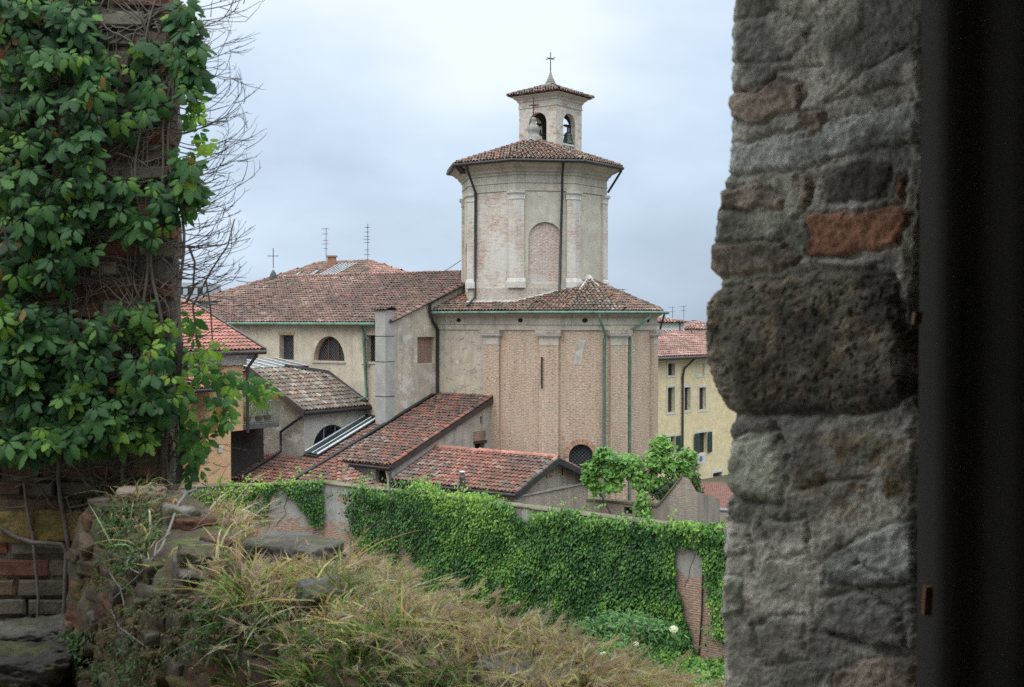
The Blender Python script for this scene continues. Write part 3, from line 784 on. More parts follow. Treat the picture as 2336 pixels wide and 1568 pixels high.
for k in range(8):
    v, va, vb = np.array(oc(k)), np.array(oc(k - 1)), np.array(oc((k + 1) % 8))
    da, db = (va - v) / np.linalg.norm(va - v), (vb - v) / np.linalg.norm(vb - v)
    def bent(w, prof, name, mat, par):
        m_ = MB(); m_.sweep([tuple(v + db * w), tuple(v), tuple(v + da * w)], prof, L); return m_.build(name, mat, par)
    ps = bent(.36, [(0, 1.8), (.10, 1.8), (.10, 5.48), (0, 5.48)], 'pilaster', mBrickTower, church)
    bent(.42, [(0, 1.38), (.17, 1.38), (.17, 1.66), (.15, 1.70), (.13, 1.78), (.10, 1.81), (0, 1.81)], 'base', mStoneW, ps)
    bent(.40, [(0, 5.46), (.13, 5.46), (.13, 5.50), (.115, 5.51), (.125, 5.66), (.2, 5.74), (.22, 5.84), (0, 5.85)], 'capital', mStoneW, ps)
cn = MB(); cn.sweep([oc(k) for k in range(8)][::-1], [(0, 5.84), (.05, 5.85), (.05, 6.2), (.09, 6.21), (.09, 6.24), (.06, 6.25), (.06, 6.56), (.12, 6.58), (.13, 6.66), (.24, 6.74), (.26, 6.82), (.42, 6.92), (.46, 6.98), (.62, 7.05), (.66, 7.14), (0, 7.2)], L, closed=True)
cn.build('cornice', mPlCorn, church)
RG = 4.33
tr_ = Roof(); zap = 8.66
for k in range(8):
    A, B = L(*oc(k, RG), 7.22), L(*oc((k + 1) % 8, RG), 7.22)
    tr_.plane([A, B, L(0, 0, zap)], B - A, 'old', sp=.185, crs=.28)
    tr_.ridge(L(*oc(k, RG - .1), 7.3), L(0, 0, zap + .05), 'old', .1, .3)
tr_.build('drum_roof', church)
gt = MB(); gt.tube([L(*oc(k % 8, RG + .05), 7.15) for k in range(9)], .085, 7); gt.build('gutter', mDark, church)
def t_pipe(pts):
    m_ = MB(); m_.tube(pts, .06, 7); m_.build('downpipe', mDark, church)
f1 = lambda px, t: sfun(px, t)
Tn = RT * math.cos(R_(22.5))
t_pipe([L(f1(1063, 4.0), 4.0, 7.1), L(f1(1085, Tn + .12), Tn + .12, 5.86), L(f1(1083, Tn + .1), Tn + .1, .95), L(f1(1066, 4.15), 4.15, .55)])
def on8(px, r):     # point on the half-right drum face seen at px
    a, b = np.array(oc(0, r)), np.array(oc(1, r))
    ts = np.linspace(-.3, 1.3, 321); xs = [1168 + F * L(*(a + (b - a) * q), 0)[0] / L(*(a + (b - a) * q), 0)[1] for q in ts]
    q = ts[int(np.argmin(np.abs(np.array(xs) - px)))]; return a + (b - a) * q
t_pipe([L(*on8(1285, RG), 7.1), L(*on8(1283, RT + .5), 6.6), L(*on8(1282, RT + .18), 5.8), L(*on8(1276, RT + .16), 1.2), L(*on8(1242, RT + 1.0), .62), L(*on8(1256, RT + 1.1), .52)])
m_ = MB()
va, vb = np.array(oc(7, RG)), np.array(oc(7, RT + .1)); m_.tube([L(*va, 7.05), L(*vb, 6.0)], .06, 6); m_.build('gutter_bracket', mDark, church); m_ = MB()
vc, vd = np.array(oc(2, RG + .05)), np.array(oc(2, RT + .5))
m_.box(L(*vd, 6.75), L(*vc, 7.1) - L(*vd, 6.75), DZ * .16, DU * .3)
m_.build('gutter_bracket', mDark, church)
ln = MB(); ln.lathe(L(0, 0, 0), [(.48, 8.45), (.46, 8.62), (.41, 8.66), (.40, 8.76), (.34, 8.82), (.27, 8.92), (.25, 8.98), (.30, 9.08), (.31, 9.18), (.26, 9.3), (.15, 9.42), (.11, 9.52), (.11, 9.62), (.13, 9.66), (.08, 9.74), (0, 9.78)], 14)
lo = ln.build('drum_finial', mStoneG, church)
c_ = MB(); c_.tube([L(0, 0, 9.7), L(0, 0, 10.75)], .028, 5); c_.tube([L(-.28, 0, 10.35), L(.28, 0, 10.35)], .026, 5); c_.tube([L(0, -.2, 10.35), L(0, .2, 10.35)], .026, 5); c_.build('cross', mIron, lo)

# --- square belfry
bs1, bt1, bwid = -1.12, -3.6, 2.38; bs0, bt0 = bs1 - bwid, bt1 - bwid; bc = ((bs0 + bs1) / 2, (bt0 + bt1) / 2)
bz0, bz1 = 3.5, 11.0
bw_ = MB(); bin_ = MB()
za0, za1 = 8.45, 10.72; aw_ = 1.14
nh = arch(bwid / 2, aw_, za0 + .3, za1, 12)
uh = arch(bwid / 2, aw_, za0, za1 - .02, 12)
for O_, ud, ind, hh in ((L(bs0, bt1, 0), DU, -DN, nh), (L(bs1, bt1, 0), -DN, -DU, uh), (L(bs0, bt0, 0), DU, DN, nh), (L(bs0, bt1, 0), -DN, DU, uh)):
    bw_.wall(O_, ud, ind, [(0, bz0), (bwid, bz0), (bwid, bz1), (0, bz1)], [hh], .28)
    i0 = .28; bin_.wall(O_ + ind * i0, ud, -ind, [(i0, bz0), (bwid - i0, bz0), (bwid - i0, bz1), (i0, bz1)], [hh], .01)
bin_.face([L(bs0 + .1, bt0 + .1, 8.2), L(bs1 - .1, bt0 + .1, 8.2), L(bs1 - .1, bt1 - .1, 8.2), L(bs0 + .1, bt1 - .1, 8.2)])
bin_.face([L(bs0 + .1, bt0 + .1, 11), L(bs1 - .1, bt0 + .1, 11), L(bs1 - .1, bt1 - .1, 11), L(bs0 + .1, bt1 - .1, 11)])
bw_.build('belfry_wall', mPlBell, church); bin_.build('belfry_interior', m_plain('shaded_belfry_plaster', (.10, .095, .09), .95), church)  # inner walls coloured dark to stand for the shade inside the belfry
sq = [(bs0, bt0), (bs1, bt0), (bs1, bt1), (bs0, bt1)]
cn = MB(); cn.sweep(sq[::-1], [(0, 10.98), (.045, 11.0), (.045, 11.05), (.02, 11.06), (.02, 11.3), (.08, 11.34), (.09, 11.42), (.2, 11.5), (.23, 11.56), (.33, 11.58), (.36, 11.63), (0, 11.66)], L, closed=True)
cn.build('cornice', mPlBell, church)
br = Roof(); ov = .47; e4 = [(bs0 - ov, bt0 - ov), (bs1 + ov, bt0 - ov), (bs1 + ov, bt1 + ov), (bs0 - ov, bt1 + ov)]
for k in range(4):
    A, B = L(*e4[k], 11.66), L(*e4[(k + 1) % 4], 11.66); br.plane([A, B, L(*bc, 12.32)], B - A, 'old', sp=.17, crs=.26)
    br.ridge(A + DZ * .06, L(*bc, 12.36), 'grey', .09, .28)
br.build('belfry_roof', church)
sp2 = MB(); sp2.lathe(L(*bc, 0), [(.60, 12.12), (.58, 12.26), (.34, 12.32), (.32, 12.38), (.26, 12.41), (.26, 12.5), (.2, 12.53), (.2, 12.61), (.15, 12.64), (.15, 12.71), (.11, 12.74), (.10, 12.83), (.07, 12.87), (.06, 12.96), (.04, 13.02), (0, 13.08)], 10, False)
so = sp2.build('spire', mStoneG, church)
c_ = MB(); zc = 13.72; c_.tube([L(*bc, 13.0), L(*bc, 14.0)], [.03, .022], 5)
c_.tube([L(bc[0] - .3, bc[1], zc), L(bc[0] + .3, bc[1], zc)], .024, 5); c_.tube([L(bc[0], bc[1] - .3, zc - .0), L(bc[0], bc[1] + .3, zc)], .024, 5)
c_.lathe(L(*bc, 0), [(0, 13.95), (.04, 14.0), (0, 14.06)], 6); c_.build('cross', mIron, so)
bl = MB()
for k in range(5): bl.lathe(L(bs1 - .12, bt1 - bwid / 2 + (k - 2) * .2, 0), [(.06, 8.5), (.06, 8.56), (.03, 8.6), (.065, 8.75), (.035, 8.95), (.055, 9.02)], 8)
bl.box(L(bs1 - .2, bt1 - bwid / 2 - .52, 9.02), DU * .16, DN * 1.04, DZ * .1)
bl.build('balustrade', mStoneW, church)
bfm = MB()
for t in (-.5, .5): bfm.tube([L(bc[0] + t, bc[1], 8.2), L(bc[0] + t, bc[1], 10.3)], .04, 5)
for z in (9.15, 9.7, 10.2):
    bfm.tube([L(bc[0] - .6, bc[1] + .35, z), L(bc[0] + .6, bc[1] + .35, z)], .03, 5); bfm.tube([L(bc[0] + .5, bc[1] - .7, z), L(bc[0] + .5, bc[1] + .7, z)], .03, 5)
bfm.build('bell_frame', mIron, church)
def bell(loc, label, k=1.0):
    t = thing('bell', label, 'bell', loc, 'bells in the belfry')
    b_ = MB(); c = np.array(loc); b_.lathe(c, [(.30 * k, 0), (.29 * k, .05 * k), (.22 * k, .14 * k), (.18 * k, .36 * k), (.15 * k, .48 * k), (.06 * k, .55 * k), (0, .56 * k)], 14); b_.build('bell_body', m_plain('bronze', (.055, .075, .065), .5, .5), t)
    y = MB(); y.tube([c + DZ * .55 * k, c + DZ * .8 * k], .05 * k, 6); y.cbox(c + DZ * .82 * k, DU * .12, DN * .5 * k, DZ * .12); y.build('yoke', mIron, t)
bell(L(bs1 - .42, bc[1] - .50, 9.2), 'green bronze bell hanging in the right arch of the belfry', 1.15)
bell(L(bc[0] - .36, bt1 - .62, 9.62), 'smaller dark bell seen inside the left belfry arch', .7)
# ================================================================== SIDE BUILDINGS AROUND THE CHURCH
# --- long lean-to with the red roof
lean = thing('lean_to', 'low annex with long sloping red tiled roof leaning on the church wall', 'annex', L(-2, 10.5, -H))
lz = lambda t: -3.63 - .352 * (t - TC)
S0, S1 = .42, -2.72
SB = -8.4                                     # west end beneath the balcony
lr = Roof()
lr.plane([L(SE + .14, TC + .02, lz(TC)), L(S0 + .12, TC + .02, lz(TC)), L(S0 + .12, 11.0, lz(11.0)), L(-2.4, 11.0, lz(11.0)), L(-2.72, 11, lz(11)), L(-2.72, TW + .02, lz(TW)), L(SE + .14, TW + .02, lz(TW))][:4] + [L(SE + .14, 11.0, lz(11.0))], DU, 'lichen', sp=.19, crs=.28)
bt = lambda t: lz(t) - .03
lr.plane([L(-4.52, TW + .05, bt(TW)), L(SE - .02, TW + .05, bt(TW)), L(SE + .14, 11.0, bt(11)), L(-2.35, 11.0, bt(11)), L(-.1, 13.4, bt(13.4)), L(SB, 13.4, bt(13.4)), L(SB, 11.05, bt(11.05)), L(-4.52, 11.05, bt(11.05))], DU, 'red', sp=.19, crs=.28)
hz = lambda s: bt(11) - .352 * (s + 2.35)
lr.plane([L(-2.35, 11.0, hz(-2.35)), L(1.2, 11.0, hz(1.2)), L(1.2, 14.7, hz(1.2))], DN, 'red', sp=.19, crs=.28)
lr.ridge(L(-.1, 13.4, bt(13.4) + .06), L(-2.35, 11.0, bt(11) + .06), 'red', .12, .36)
lr.ridge(L(S0 + .1, 11.0, lz(11) + .03), L(S0 + .1, TC + .1, lz(TC) + .03), 'red', .10, .36)
lr.build('roof', lean)
lw = MB()
rk_out = [(TC + .02, -H), (10.75, -H), (10.75, lz(10.75) - .08), (TC + .02, lz(TC) - .08)]
wn0 = (tfun(1105, S0), tfun(1083, S0)); wz_ = (zfun(1036, S0, wn0[0]), zfun(1010, S0, wn0[0]))
nk0 = (tfun(1101, S0), tfun(1095, S0)); nkz = (zfun(967, S0, nk0[0]), zfun(950, S0, nk0[0]))
lw.wall(L(S0, 0, 0), DN, -DU, rk_out, [rect(wn0[0], wn0[1], *wz_), rect(nk0[0], nk0[1], *nkz)], .3)
fo = (sfun(856, 10.75), sfun(882, 10.75)); fz = (zfun(1103, fo[0], 10.75), zfun(1072, fo[0], 10.75))
lw.wall(L(0, 10.75, 0), DU, -DN, [(-2.6, -H), (S0, -H), (S0, lz(10.75) - .08), (-2.6, lz(10.75) - .08)], [rect(fo[0], fo[1], *fz)], .3)
lw.wall(L(0, 13.2, 0), DU, -DN, [(SB, -H), (-.2, -H), (-.2, bt(13.2) - .1), (SB, bt(13.2) - .1)], [], .2)
lw.build('wall', mPlGrey, lean)
for (pts) in ([L(S0 - .28, a, z) for a, z in rect(wn0[0], wn0[1], *wz_)], [L(a, 10.5, z) for a, z in rect(fo[0], fo[1], *fz)]):
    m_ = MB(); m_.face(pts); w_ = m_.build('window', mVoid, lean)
    g = MB(); p = pts
    for k in range(1, 4):
        q = k / 4; g.tube([p[0] + (p[1] - p[0]) * q + DN * .05, p[3] + (p[2] - p[3]) * q + DN * .05], .014, 4)
        g.tube([p[0] + (p[3] - p[0]) * q + DN * .05, p[1] + (p[2] - p[1]) * q + DN * .05], .014, 4)
    g.build('grille', mIron, w_)
m_ = MB(); m_.box(L(S0 + .02, wn0[0] - .12, wz_[1]), DU * .05, DN * (wn0[1] - wn0[0] + .24), DZ * .12); m_.build('lintel', mIron, lean)
m_ = MB(); m_.box(L(S0 + .008, wn0[0] - .05, wz_[1] + .13), DU * .03, DN * (wn0[1] - wn0[0] + .15), DZ * .42); m_.build('brick_patch', mBrickRaw, lean)
fb = MB(); fb.box(L(S0 + .14, TC, lz(TC) - .24), L(0, 11.05, lz(11.05)) - L(0, TC, lz(TC)), DU * .05, DZ * .24); fb.build('verge_board', mBoard, lean)
fb = MB(); fb.tube([L(-2.45, 11.06, lz(11.06) - .1), L(S0 + .2, 11.06, lz(11.06) - .12)], .085, 8); fb.build('gutter', mDark, lean)
fb = MB(); fb.tube([L(S0 - .1, 11.0, lz(11) - .15), L(S0 - .1, 10.9, lz(11) - .5), L(S0 - .08, 10.85, lz(11) - .95)], .06, 7); fb.build('downpipe', mPlGrey, lean)
pp = MB(); pp.tube([L(SE + .12, TC + .14, -3.7), L(SE + .10, 4.4, lz(4.4) + .15), L(SE + .03, 7.5, lz(7.5) + .13), L(SE - .02, 11, lz(11) + .13), L(SE - .1, 13.4, lz(13.4) + .12)], .085, 8); pp.build('drainpipe', mDark, lean)
# skylight strip along the chapel
sk = MB(); sA, sB, tA, tB = -4.48, -3.72, 7.15, 11.0
up_ = lambda s, t, h: L(s, t, lz(t) + h)
sk.face([up_(sA, tA, .24), up_(sB, tA, .16), up_(sB, tB, .16), up_(sA, tB, .24)])
sko = sk.build('skylight', m_glass('green_glass', (.035, .05, .05), .18), lean)
fr = MB()
for s, w, h in ((sA + .02, .05, .27), (sB - .32, .035, .22), (sB, .07, .19)): fr.tube([up_(s, tA, h), up_(s, tB, h)], w * .7, 5)
fr.build('glazing_bar', m_plain('white_bar', (.60, .62, .64), .5, 0, .1), sko)
fr = MB(); fr.tube([up_(sA, tB + .03, .12), up_(sB + .05, tB + .03, .08)], .07, 6); fr.tube([up_(sA, tA, .22), up_(sB + .08, tA, .17)], .09, 6)
fr.box(up_(sB + .02, tA, 0), DN * (tB - tA) + DZ * (lz(tB) - lz(tA)), DU * .05, DZ * .14)
fr.build('frame', mDark, sko)

# --- side chapel with grey roof and half-round window
chap = thing('side_chapel', 'small plastered side chapel with grey mossy roof and half-round window', 'chapel', L(-6.2, 9, -H))
sc, tc0, tc1 = -4.57, TW, 10.95
ez, rz, sr = -4.05, -2.32, -7.75
cz = lambda s: ez + (rz - ez) * (sc + .2 - s) / (sc + .2 - sr)
hw = (tfun(789, sc), tfun(720, sc)); hb_ = lz(9.2) - .05; ht = zfun(969, sc, (hw[0] + hw[1]) / 2)
cw_ = MB(); hc = arch((hw[0] + hw[1]) / 2, 2.3, hb_ - .35, ht, 14, 'half')
cw_.wall(L(sc, 0, 0), DN, -DU, [(tc0, -H), (tc1, -H), (tc1, cz(sc) - .1), (tc0, cz(sc) - .1)], [hc], .3)
cw_.wall(L(0, tc1, 0), DU, -DN, [(-10.8, -H), (sc, -H), (sc, cz(sc) - .1), (sr, cz(sr) - .1), (-10.8, cz(sr) - .5)], [], .2)
cw_.build('wall', m_plaster('chapel_plaster', (.42, .385, .33), (.36, .34, .30), bare_at=.66, streak=.35, white_at=.6), chap)
window(chap, lambda a, z, d: L(sc - d, a, z), -DU, hc, .26, m_plain('grey_bar', (.22, .22, .22), .6), lat=0, bars=(.3, .62))
cr_ = Roof()
cr_.plane([L(sc + .25, tc0 + .03, cz(sc + .25)), L(sc + .25, tc1 + .25, cz(sc + .25)), L(sr, tc1 + .25, cz(sr)), L(sr, 9.2, cz(sr)), L(-7.0, tc0 + .03, cz(-7.0))], DN, 'grey', sp=.2, crs=.34)
cr_.quad([L(sr - .02, tc1 + .25, cz(sr)), L(sr - .02, 9.2, cz(sr)), L(-10.8, 9.2, cz(sr) - .6), L(-10.8, tc1 + .25, cz(sr) - .6)], (.09, .085, .08))
cr_.build('roof', chap)
m_ = MB(); m_.box(L(sc + .3, tc1 + .27, cz(sc + .3) - .26), L(sr, 0, cz(sr)) - L(sc + .3, 0, cz(sc + .3)), DN * .06, DZ * .36); m_.build('verge_board', m_plain('purple_brown_board', (.075, .052, .052), .5, 0, .2, 2), chap)
m_ = MB(); m_.tube([L(sc + .1, tc0 + .06, cz(sc + .1) + .06), L(-7.0, tc0 + .06, cz(-7) + .08), L(sr, 9.1, cz(sr) + .06)], .11, 6); m_.build('flashing', mDark, chap)
m_ = MB(); m_.tube([L(sc + .3, tc0 + .02, cz(sc + .3) - .08), L(sc + .3, tc1 + .3, cz(sc + .3) - .08)], .10, 8); m_.build('gutter', mDark, chap)
m_ = MB(); s6 = sfun(640, tc1 + .1)
m_.tube([L(sc + .3, tc1 + .28, cz(sc + .3) - .1), L(sc + .2, tc1 + .2, cz(sc) - .3), L(s6, tc1 + .12, zfun(985, s6, tc1)), L(s6, tc1 + .12, lz(tc1) + .15), L(s6 - .05, 13.4, lz(13.4) + .12)], .065, 8); m_.build('downpipe', mDark, chap)
# glazed canopy roof behind the chapel ridge
gc = thing('glazed_canopy', 'low grey glazed canopy roof tucked behind the mossy chapel roof', 'canopy', L(-9, 8.6, cz(sr) - .2))
m_ = MB(); c0, c1, c2, c3 = L(-8.2, 10.6, -2.35), L(-8.2, 7.2, -2.35), L(-10.5, 7.2, -2.0), L(-10.5, 10.6, -2.0)
m_.face([c0, c1, c2, c3]); m_.build('pane', m_plain('milky_glass', (.18, .19, .19), .3, 0, .15, 1), gc)
for k in range(6):
    q = k / 5; m_ = MB(); m_.tube([c0 + (c1 - c0) * q + DZ * .03, c3 + (c2 - c3) * q + DZ * .03], .03, 5); m_.build('bar', m_plain('pale_bar', (.45, .46, .46), .6), gc)
m_ = MB(); m_.tube([c0, c1], .05, 5); m_.build('frame', mDark, gc)

# --- gabled brick shed in front
shed = thing('brick_shed', 'gabled brick shed with bright red tiled roof in front of the apse', 'shed', L(3.6, 8, -H))
rt, rz_, et, ezs, s0_, s1_ = 7.94, -5.68, 10.78, -6.76, .45, 6.62
shz = lambda t: rz_ - (abs(t - rt)) * (rz_ - ezs) / (et - rt)
sr_ = Roof()
sr_.plane([L(s0_, et, shz(et)), L(s1_ + .25, et, shz(et)), L(s1_ + .25, rt, rz_), L(s0_, rt, rz_)], DU, 'red', sp=.19, crs=.28)
sr_.plane([L(s0_, 2 * rt - et, shz(et)), L(s1_ + .25, 2 * rt - et, shz(et)), L(s1_ + .25, rt, rz_), L(s0_, rt, rz_)], DU, 'red', sp=.19, crs=.28)
sr_.ridge(L(s0_, rt, rz_ + .04), L(s1_ + .25, rt, rz_ + .04), 'new', .12, .38)
sr_.ridge(L(s1_ + .2, et, shz(et) + .03), L(s1_ + .2, rt, rz_ + .02), 'red', .1, .36)
sr_.build('roof', shed)
sw = MB(); lt, rtt = et - .22, 2 * rt - et + .22
sw.face([L(s1_ - .12, lt, -H), L(s1_ - .12, rtt, -H), L(s1_ - .12, rtt, shz(rtt) - .1), L(s1_ - .12, rt, rz_ - .1), L(s1_ - .12, lt, shz(lt) - .1)])
sw.box(L(s1_ - .5, rtt - .02, -H), DU * .5, DN * (lt - rtt + .04), DZ * (H - 6.98))
sw.build('gable_wall', mBrickShed, shed)
sw = MB(); sw.face([L(s0_, lt, -H), L(s1_ - .5, lt, -H), L(s1_ - .5, lt, shz(lt) - .1), L(s0_, lt, shz(lt) - .1)])
sw.face([L(s0_, rtt, -H), L(s1_ - .5, rtt, -H), L(s1_ - .5, rtt, shz(rtt) - .1), L(s0_, rtt, shz(rtt) - .1)]); sw.build('side_wall', mPlGrey, shed)
m_ = MB(); m_.box(L(s1_ - .02, rtt - .06, -6.99), DU * .09, DN * (lt - rtt + .12), DZ * .07); m_.build('ledge', mPlGrey, shed)
for sg, nm in ((1, et), (-1, 2 * rt - et)):
    m_ = MB(); m_.box(L(s1_ + .27, nm + sg * .05, shz(nm + sg * .05) - .22), L(0, rt, rz_) - L(0, nm + sg * .05, shz(nm + sg * .05)), DU * .05, DZ * .24); m_.build('verge_board', m_plain('black_board', (.03, .03, .032), .5), shed)
m_ = MB(); m_.tube([L(s0_, et + .06, shz(et) - .09), L(s1_ + .3, et + .06, shz(et) - .09)], .085, 8); m_.build('gutter', mDark, shed)
m_ = MB(); m_.tube([L(s0_ + .35, et, shz(et) - .15), L(s0_ + .4, et - .1, shz(et) - .32), L(s0_ + .8, et - .12, shz(et) - .5), L(s0_ + .85, et - .12, shz(et) - 1.4)], .055, 7); m_.build('downpipe', mDark, shed)
m_ = MB(); m_.tube([L(s0_ + .03, rt, rz_ + .02), L(s0_ + .03, et, shz(et) + .02)], .09, 6); m_.build('flashing', m_plain('lead_flashing', (.13, .14, .15), .6), shed)
m_ = MB(); m_.box(L(s1_ - .16, rt - .12, rz_ - .75), DU * .1, DN * .42, DZ * .34); m_.build('corbel', m_plain('mossy_corbel', (.20, .17, .09), .95, 0, .4), shed)
m_ = MB(); m_.box(L(s1_ - .16, rt - .9, rz_ - .8), DU * .06, DN * .06, DZ * .3); m_.build('vent_slit', mVoid, shed)
# stainless flue standing in front of the shed
Yf = 47.6; fp_ = P(1055, 1160, Yf); flue = thing('flue_pipe', 'round stainless steel flue pipe with flat cap before the red shed roof', 'chimney pipe', (fp_[0], fp_[1], 0))
zt_ = dzat(1074, Yf) + H; ms = m_plain('stainless_steel', (.36, .34, .31), .35, .75, .15, 3)
m_ = MB(); m_.lathe((fp_[0], fp_[1], 0), [(.115, 0), (.115, zt_ - .28), (.13, zt_ - .27), (.13, zt_ - .24)], 14); m_.build('pipe', ms, flue)
m_ = MB(); m_.lathe((fp_[0], fp_[1], 0), [(.08, zt_ - .26), (.08, zt_ - .08), (.14, zt_ - .08), (.145, zt_ - .03), (.05, zt_), (0, zt_)], 14); m_.build('cap', m_plain('pale_steel', (.5, .5, .5), .35, .6, .1), flue)

# ================================================================== ORANGE HOUSE ON THE LEFT
house = thing('orange_house', 'orange plastered house with new red tiled roof behind the creeper', 'house', (-13.5, 47.5, 0))
hc0 = np.array((-10.3, 50.0)); hz0 = H - 1.32
HB, HN = np.array((UX, UY)) * -1, np.array((NX, NY))           # up the roof (west), along the eave (towards us)
def Hs(b, n_, z): p = hc0 + HB * b + HN * n_; return np.array((p[0], p[1], z))
hr = Roof(); rise = .426
hr.plane([Hs(0, 0, hz0), Hs(0, 8, hz0), Hs(4.7, 8, hz0 + 4.7 * rise), Hs(4.7, 0, hz0 + 4.7 * rise)], HN.tolist() + [0], 'new', sp=.2, crs=.34, jit=.5)
hr.quad([Hs(4.7, 0, hz0 + 4.7 * rise), Hs(9.4, 0, hz0), Hs(9.4, 8, hz0), Hs(4.7, 8, hz0 + 4.7 * rise)], (.35, .15, .11))
hr.ridge(Hs(4.7, 0, hz0 + 4.7 * rise), Hs(4.7, 8, hz0 + 4.7 * rise), 'new', .12)
mT = m_attr('new_terracotta', rough=.9, var=.14, sc=7, spec=.15)
hr.build('roof', house, mT)
mOr = m_plaster('orange_plaster', (.66, .42, .24), (.61, .385, .22), stain=(.48, .30, .18), bare_at=.85, streak=.25, white_at=.9)
hwl = MB(); bI = np.array((HB[0], HB[1], 0)); nI = np.array((HN[0], HN[1], 0)); e_ = .45
xe = .62                                        # upper wall stops short of the eave corner
hwl.face([Hs(e_, xe, hz0 - 3.3), Hs(e_, 8, hz0 - 3.3), Hs(e_, 8, hz0 - .1), Hs(e_, xe, hz0 - .1)])
hwl.face([Hs(e_, xe, hz0 - 3.3), Hs(9, xe, hz0 - 3.3), Hs(9, xe, hz0 + .05), Hs(4.7, xe, hz0 + 4.7 * rise - .1), Hs(e_, xe, hz0 - .1)])
n54 = 1.28
hwl.wall(Hs(e_, 0, 0), nI, bI, [(n54, 0), (8, 0), (8, hz0 - 3.3), (n54, hz0 - 3.3)], [rect(3.05, 4.4, H - 6.75, H - 5.8), rect(2.35, 2.95, H - 4.15, H - 2.85)], .25)
hwl.face([Hs(e_, n54, 0), Hs(5, n54, 0), Hs(5, n54, hz0 - 3.3), Hs(e_, n54, hz0 - 3.3)])
hwl.face([Hs(e_, xe, hz0 - 3.3), Hs(e_, n54, hz0 - 3.3), Hs(5, n54, hz0 - 3.3), Hs(5, xe, hz0 - 3.3)])
hwl.build('wall', mOr, house)
for q in (rect(3.05, 4.4, H - 6.75, H - 5.8), rect(2.35, 2.95, H - 4.15, H - 2.85)):
    m_ = MB(); m_.face([Hs(e_ + .2, a, z) for a, z in q]); m_.build('window', mGlass, house)
m_ = MB(); m_.box(Hs(e_ - .12, xe - .1, hz0 - .62), nI * 8, bI * .15, DZ * .42); m_.build('cornice', m_plain('pale_cornice', (.46, .44, .41), .85), house)
m_ = MB(); m_.box(Hs(-.12, -.14, hz0 - .12), bI * 4.9 + DZ * 4.9 * rise, nI * .12, DZ * .2); m_.build('verge_board', mBoard, house)
m_ = MB(); m_.tube([Hs(-.1, -.1, hz0 - .1), Hs(-.1, 8, hz0 - .1)], .09, 7); m_.build('gutter', mBoard, house)
m_ = MB(); m_.tube([Hs(-.05, .3, hz0 - .2), Hs(.3, xe - .1, hz0 - .75), Hs(.3, xe - .1, hz0 - 3.4)], .07, 7); m_.build('downpipe', mBoard, house)
lrf = Roof(); lzt = dzat(838, 48) + H; lzb = dzat(884, 47) + H
lrf.plane([Hs(-1.0, 1.9, lzb), Hs(-1.0, 8, lzb), Hs(e_ - .02, 8, lzt), Hs(e_ - .02, 1.9, lzt)], HN.tolist() + [0], 'new', sp=.2, crs=.32)
lrf.build('lower_roof', house, mT)
m_ = MB(); m_.tube([Hs(-1.05, 1.8, lzb - .08), Hs(-1.05, 8, lzb - .08)], .08, 6); m_.build('gutter', mDark, house)
m_ = MB(); m_.box(Hs(e_ - .08, 1.75, H - 5.42), nI * .22, bI * .06, DZ * .28); m_.build('vent_box', mStoneW, house)
# balcony in the angle between house and chapel
B0, B1 = P(556, 968, 51.2), P(637, 974, 52.6)
bz_ = H + dzat(965, 52); bd = B1 - B0; bd[2] = 0; bl_ = np.linalg.norm(bd); bd /= bl_; bn = np.array((bd[1], -bd[0], 0)); bn = bn if bn[1] < 0 else -bn
bal = MB(); bal.box((B0[0], B0[1], bz_ - .22), bd * bl_, -bn * 1.6, DZ * .2); balc = bal.build('balcony', m_plain('dirty_concrete', (.10, .095, .085), .9, 0, .35), house)
rl = MB()
mRail = m_plain('green_railing', (.10, .16, .155), .5, .3)
for k in range(27): q = B0 + bd * bl_ * k / 26; rl.tube([(q[0], q[1], bz_), (q[0], q[1], bz_ + .92)], .011, 4)
for z in (.06, .92): rl.tube([(B0[0], B0[1], bz_ + z), (B1[0], B1[1], bz_ + z)], .02, 5)
rl.build('railing', mRail, balc)
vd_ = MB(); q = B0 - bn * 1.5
vd_.box((q[0], q[1], 0), bd * (bl_ + .3), -bn * .1, DZ * (bz_ - .3)); vd_.build('passage_wall', m_plain('shaded_passage_plaster', (.045, .04, .036), .95), house)  # shade of the passage under the balcony put into the wall's dark colour
# pots and plants on the balcony
for k, (f, hgt, lab) in enumerate(((.28, .75, 'leafy shrub in a pot on the balcony, next to the orange wall'), (.62, 1.5, 'tall spindly plant in a pot on the balcony, in its middle'), (.86, .5, 'short spiky plant in a pot on the balcony, next to the chapel'))):
    q = B0 + bd * bl_ * f - bn * .5; pt = thing('potted_plant', lab, 'plant', (q[0], q[1], bz_ - .02), 'potted plants on the balcony')
    m_ = MB(); m_.lathe((q[0], q[1], bz_ - .02), [(.13, 0), (.18, .28), (.19, .3), (.16, .3), (.15, .26), (0, .26)], 10); m_.build('pot', m_plain('clay_pot', (.22, .10, .07), .9), pt)
    n_ = 90 if k < 2 else 40; zz = rng.random(n_) ** .8 * hgt
    pos = np.stack([q[0] + rng.normal(0, .14, n_), q[1] + rng.normal(0, .14, n_), bz_ + .28 + zz], 1)
    V, Fc, C = leaf_cloud(pos, rng.normal(0, 1, (n_, 3)) + (0, -.6, .6), rng.normal(0, 1, (n_, 3)) + (0, 0, -.4), rng.uniform(.10, .18, n_), ramp_col(rng.uniform(.5, 1, n_), IVY))
    leaves_obj('foliage', V, Fc, C, m_leaf('small_leaf'), pt)
    m_ = MB(); m_.tube([(q[0], q[1], bz_ + .2), (q[0] + .05, q[1], bz_ + .28 + hgt)], .012, 5); m_.build('stem', mIron, pt)

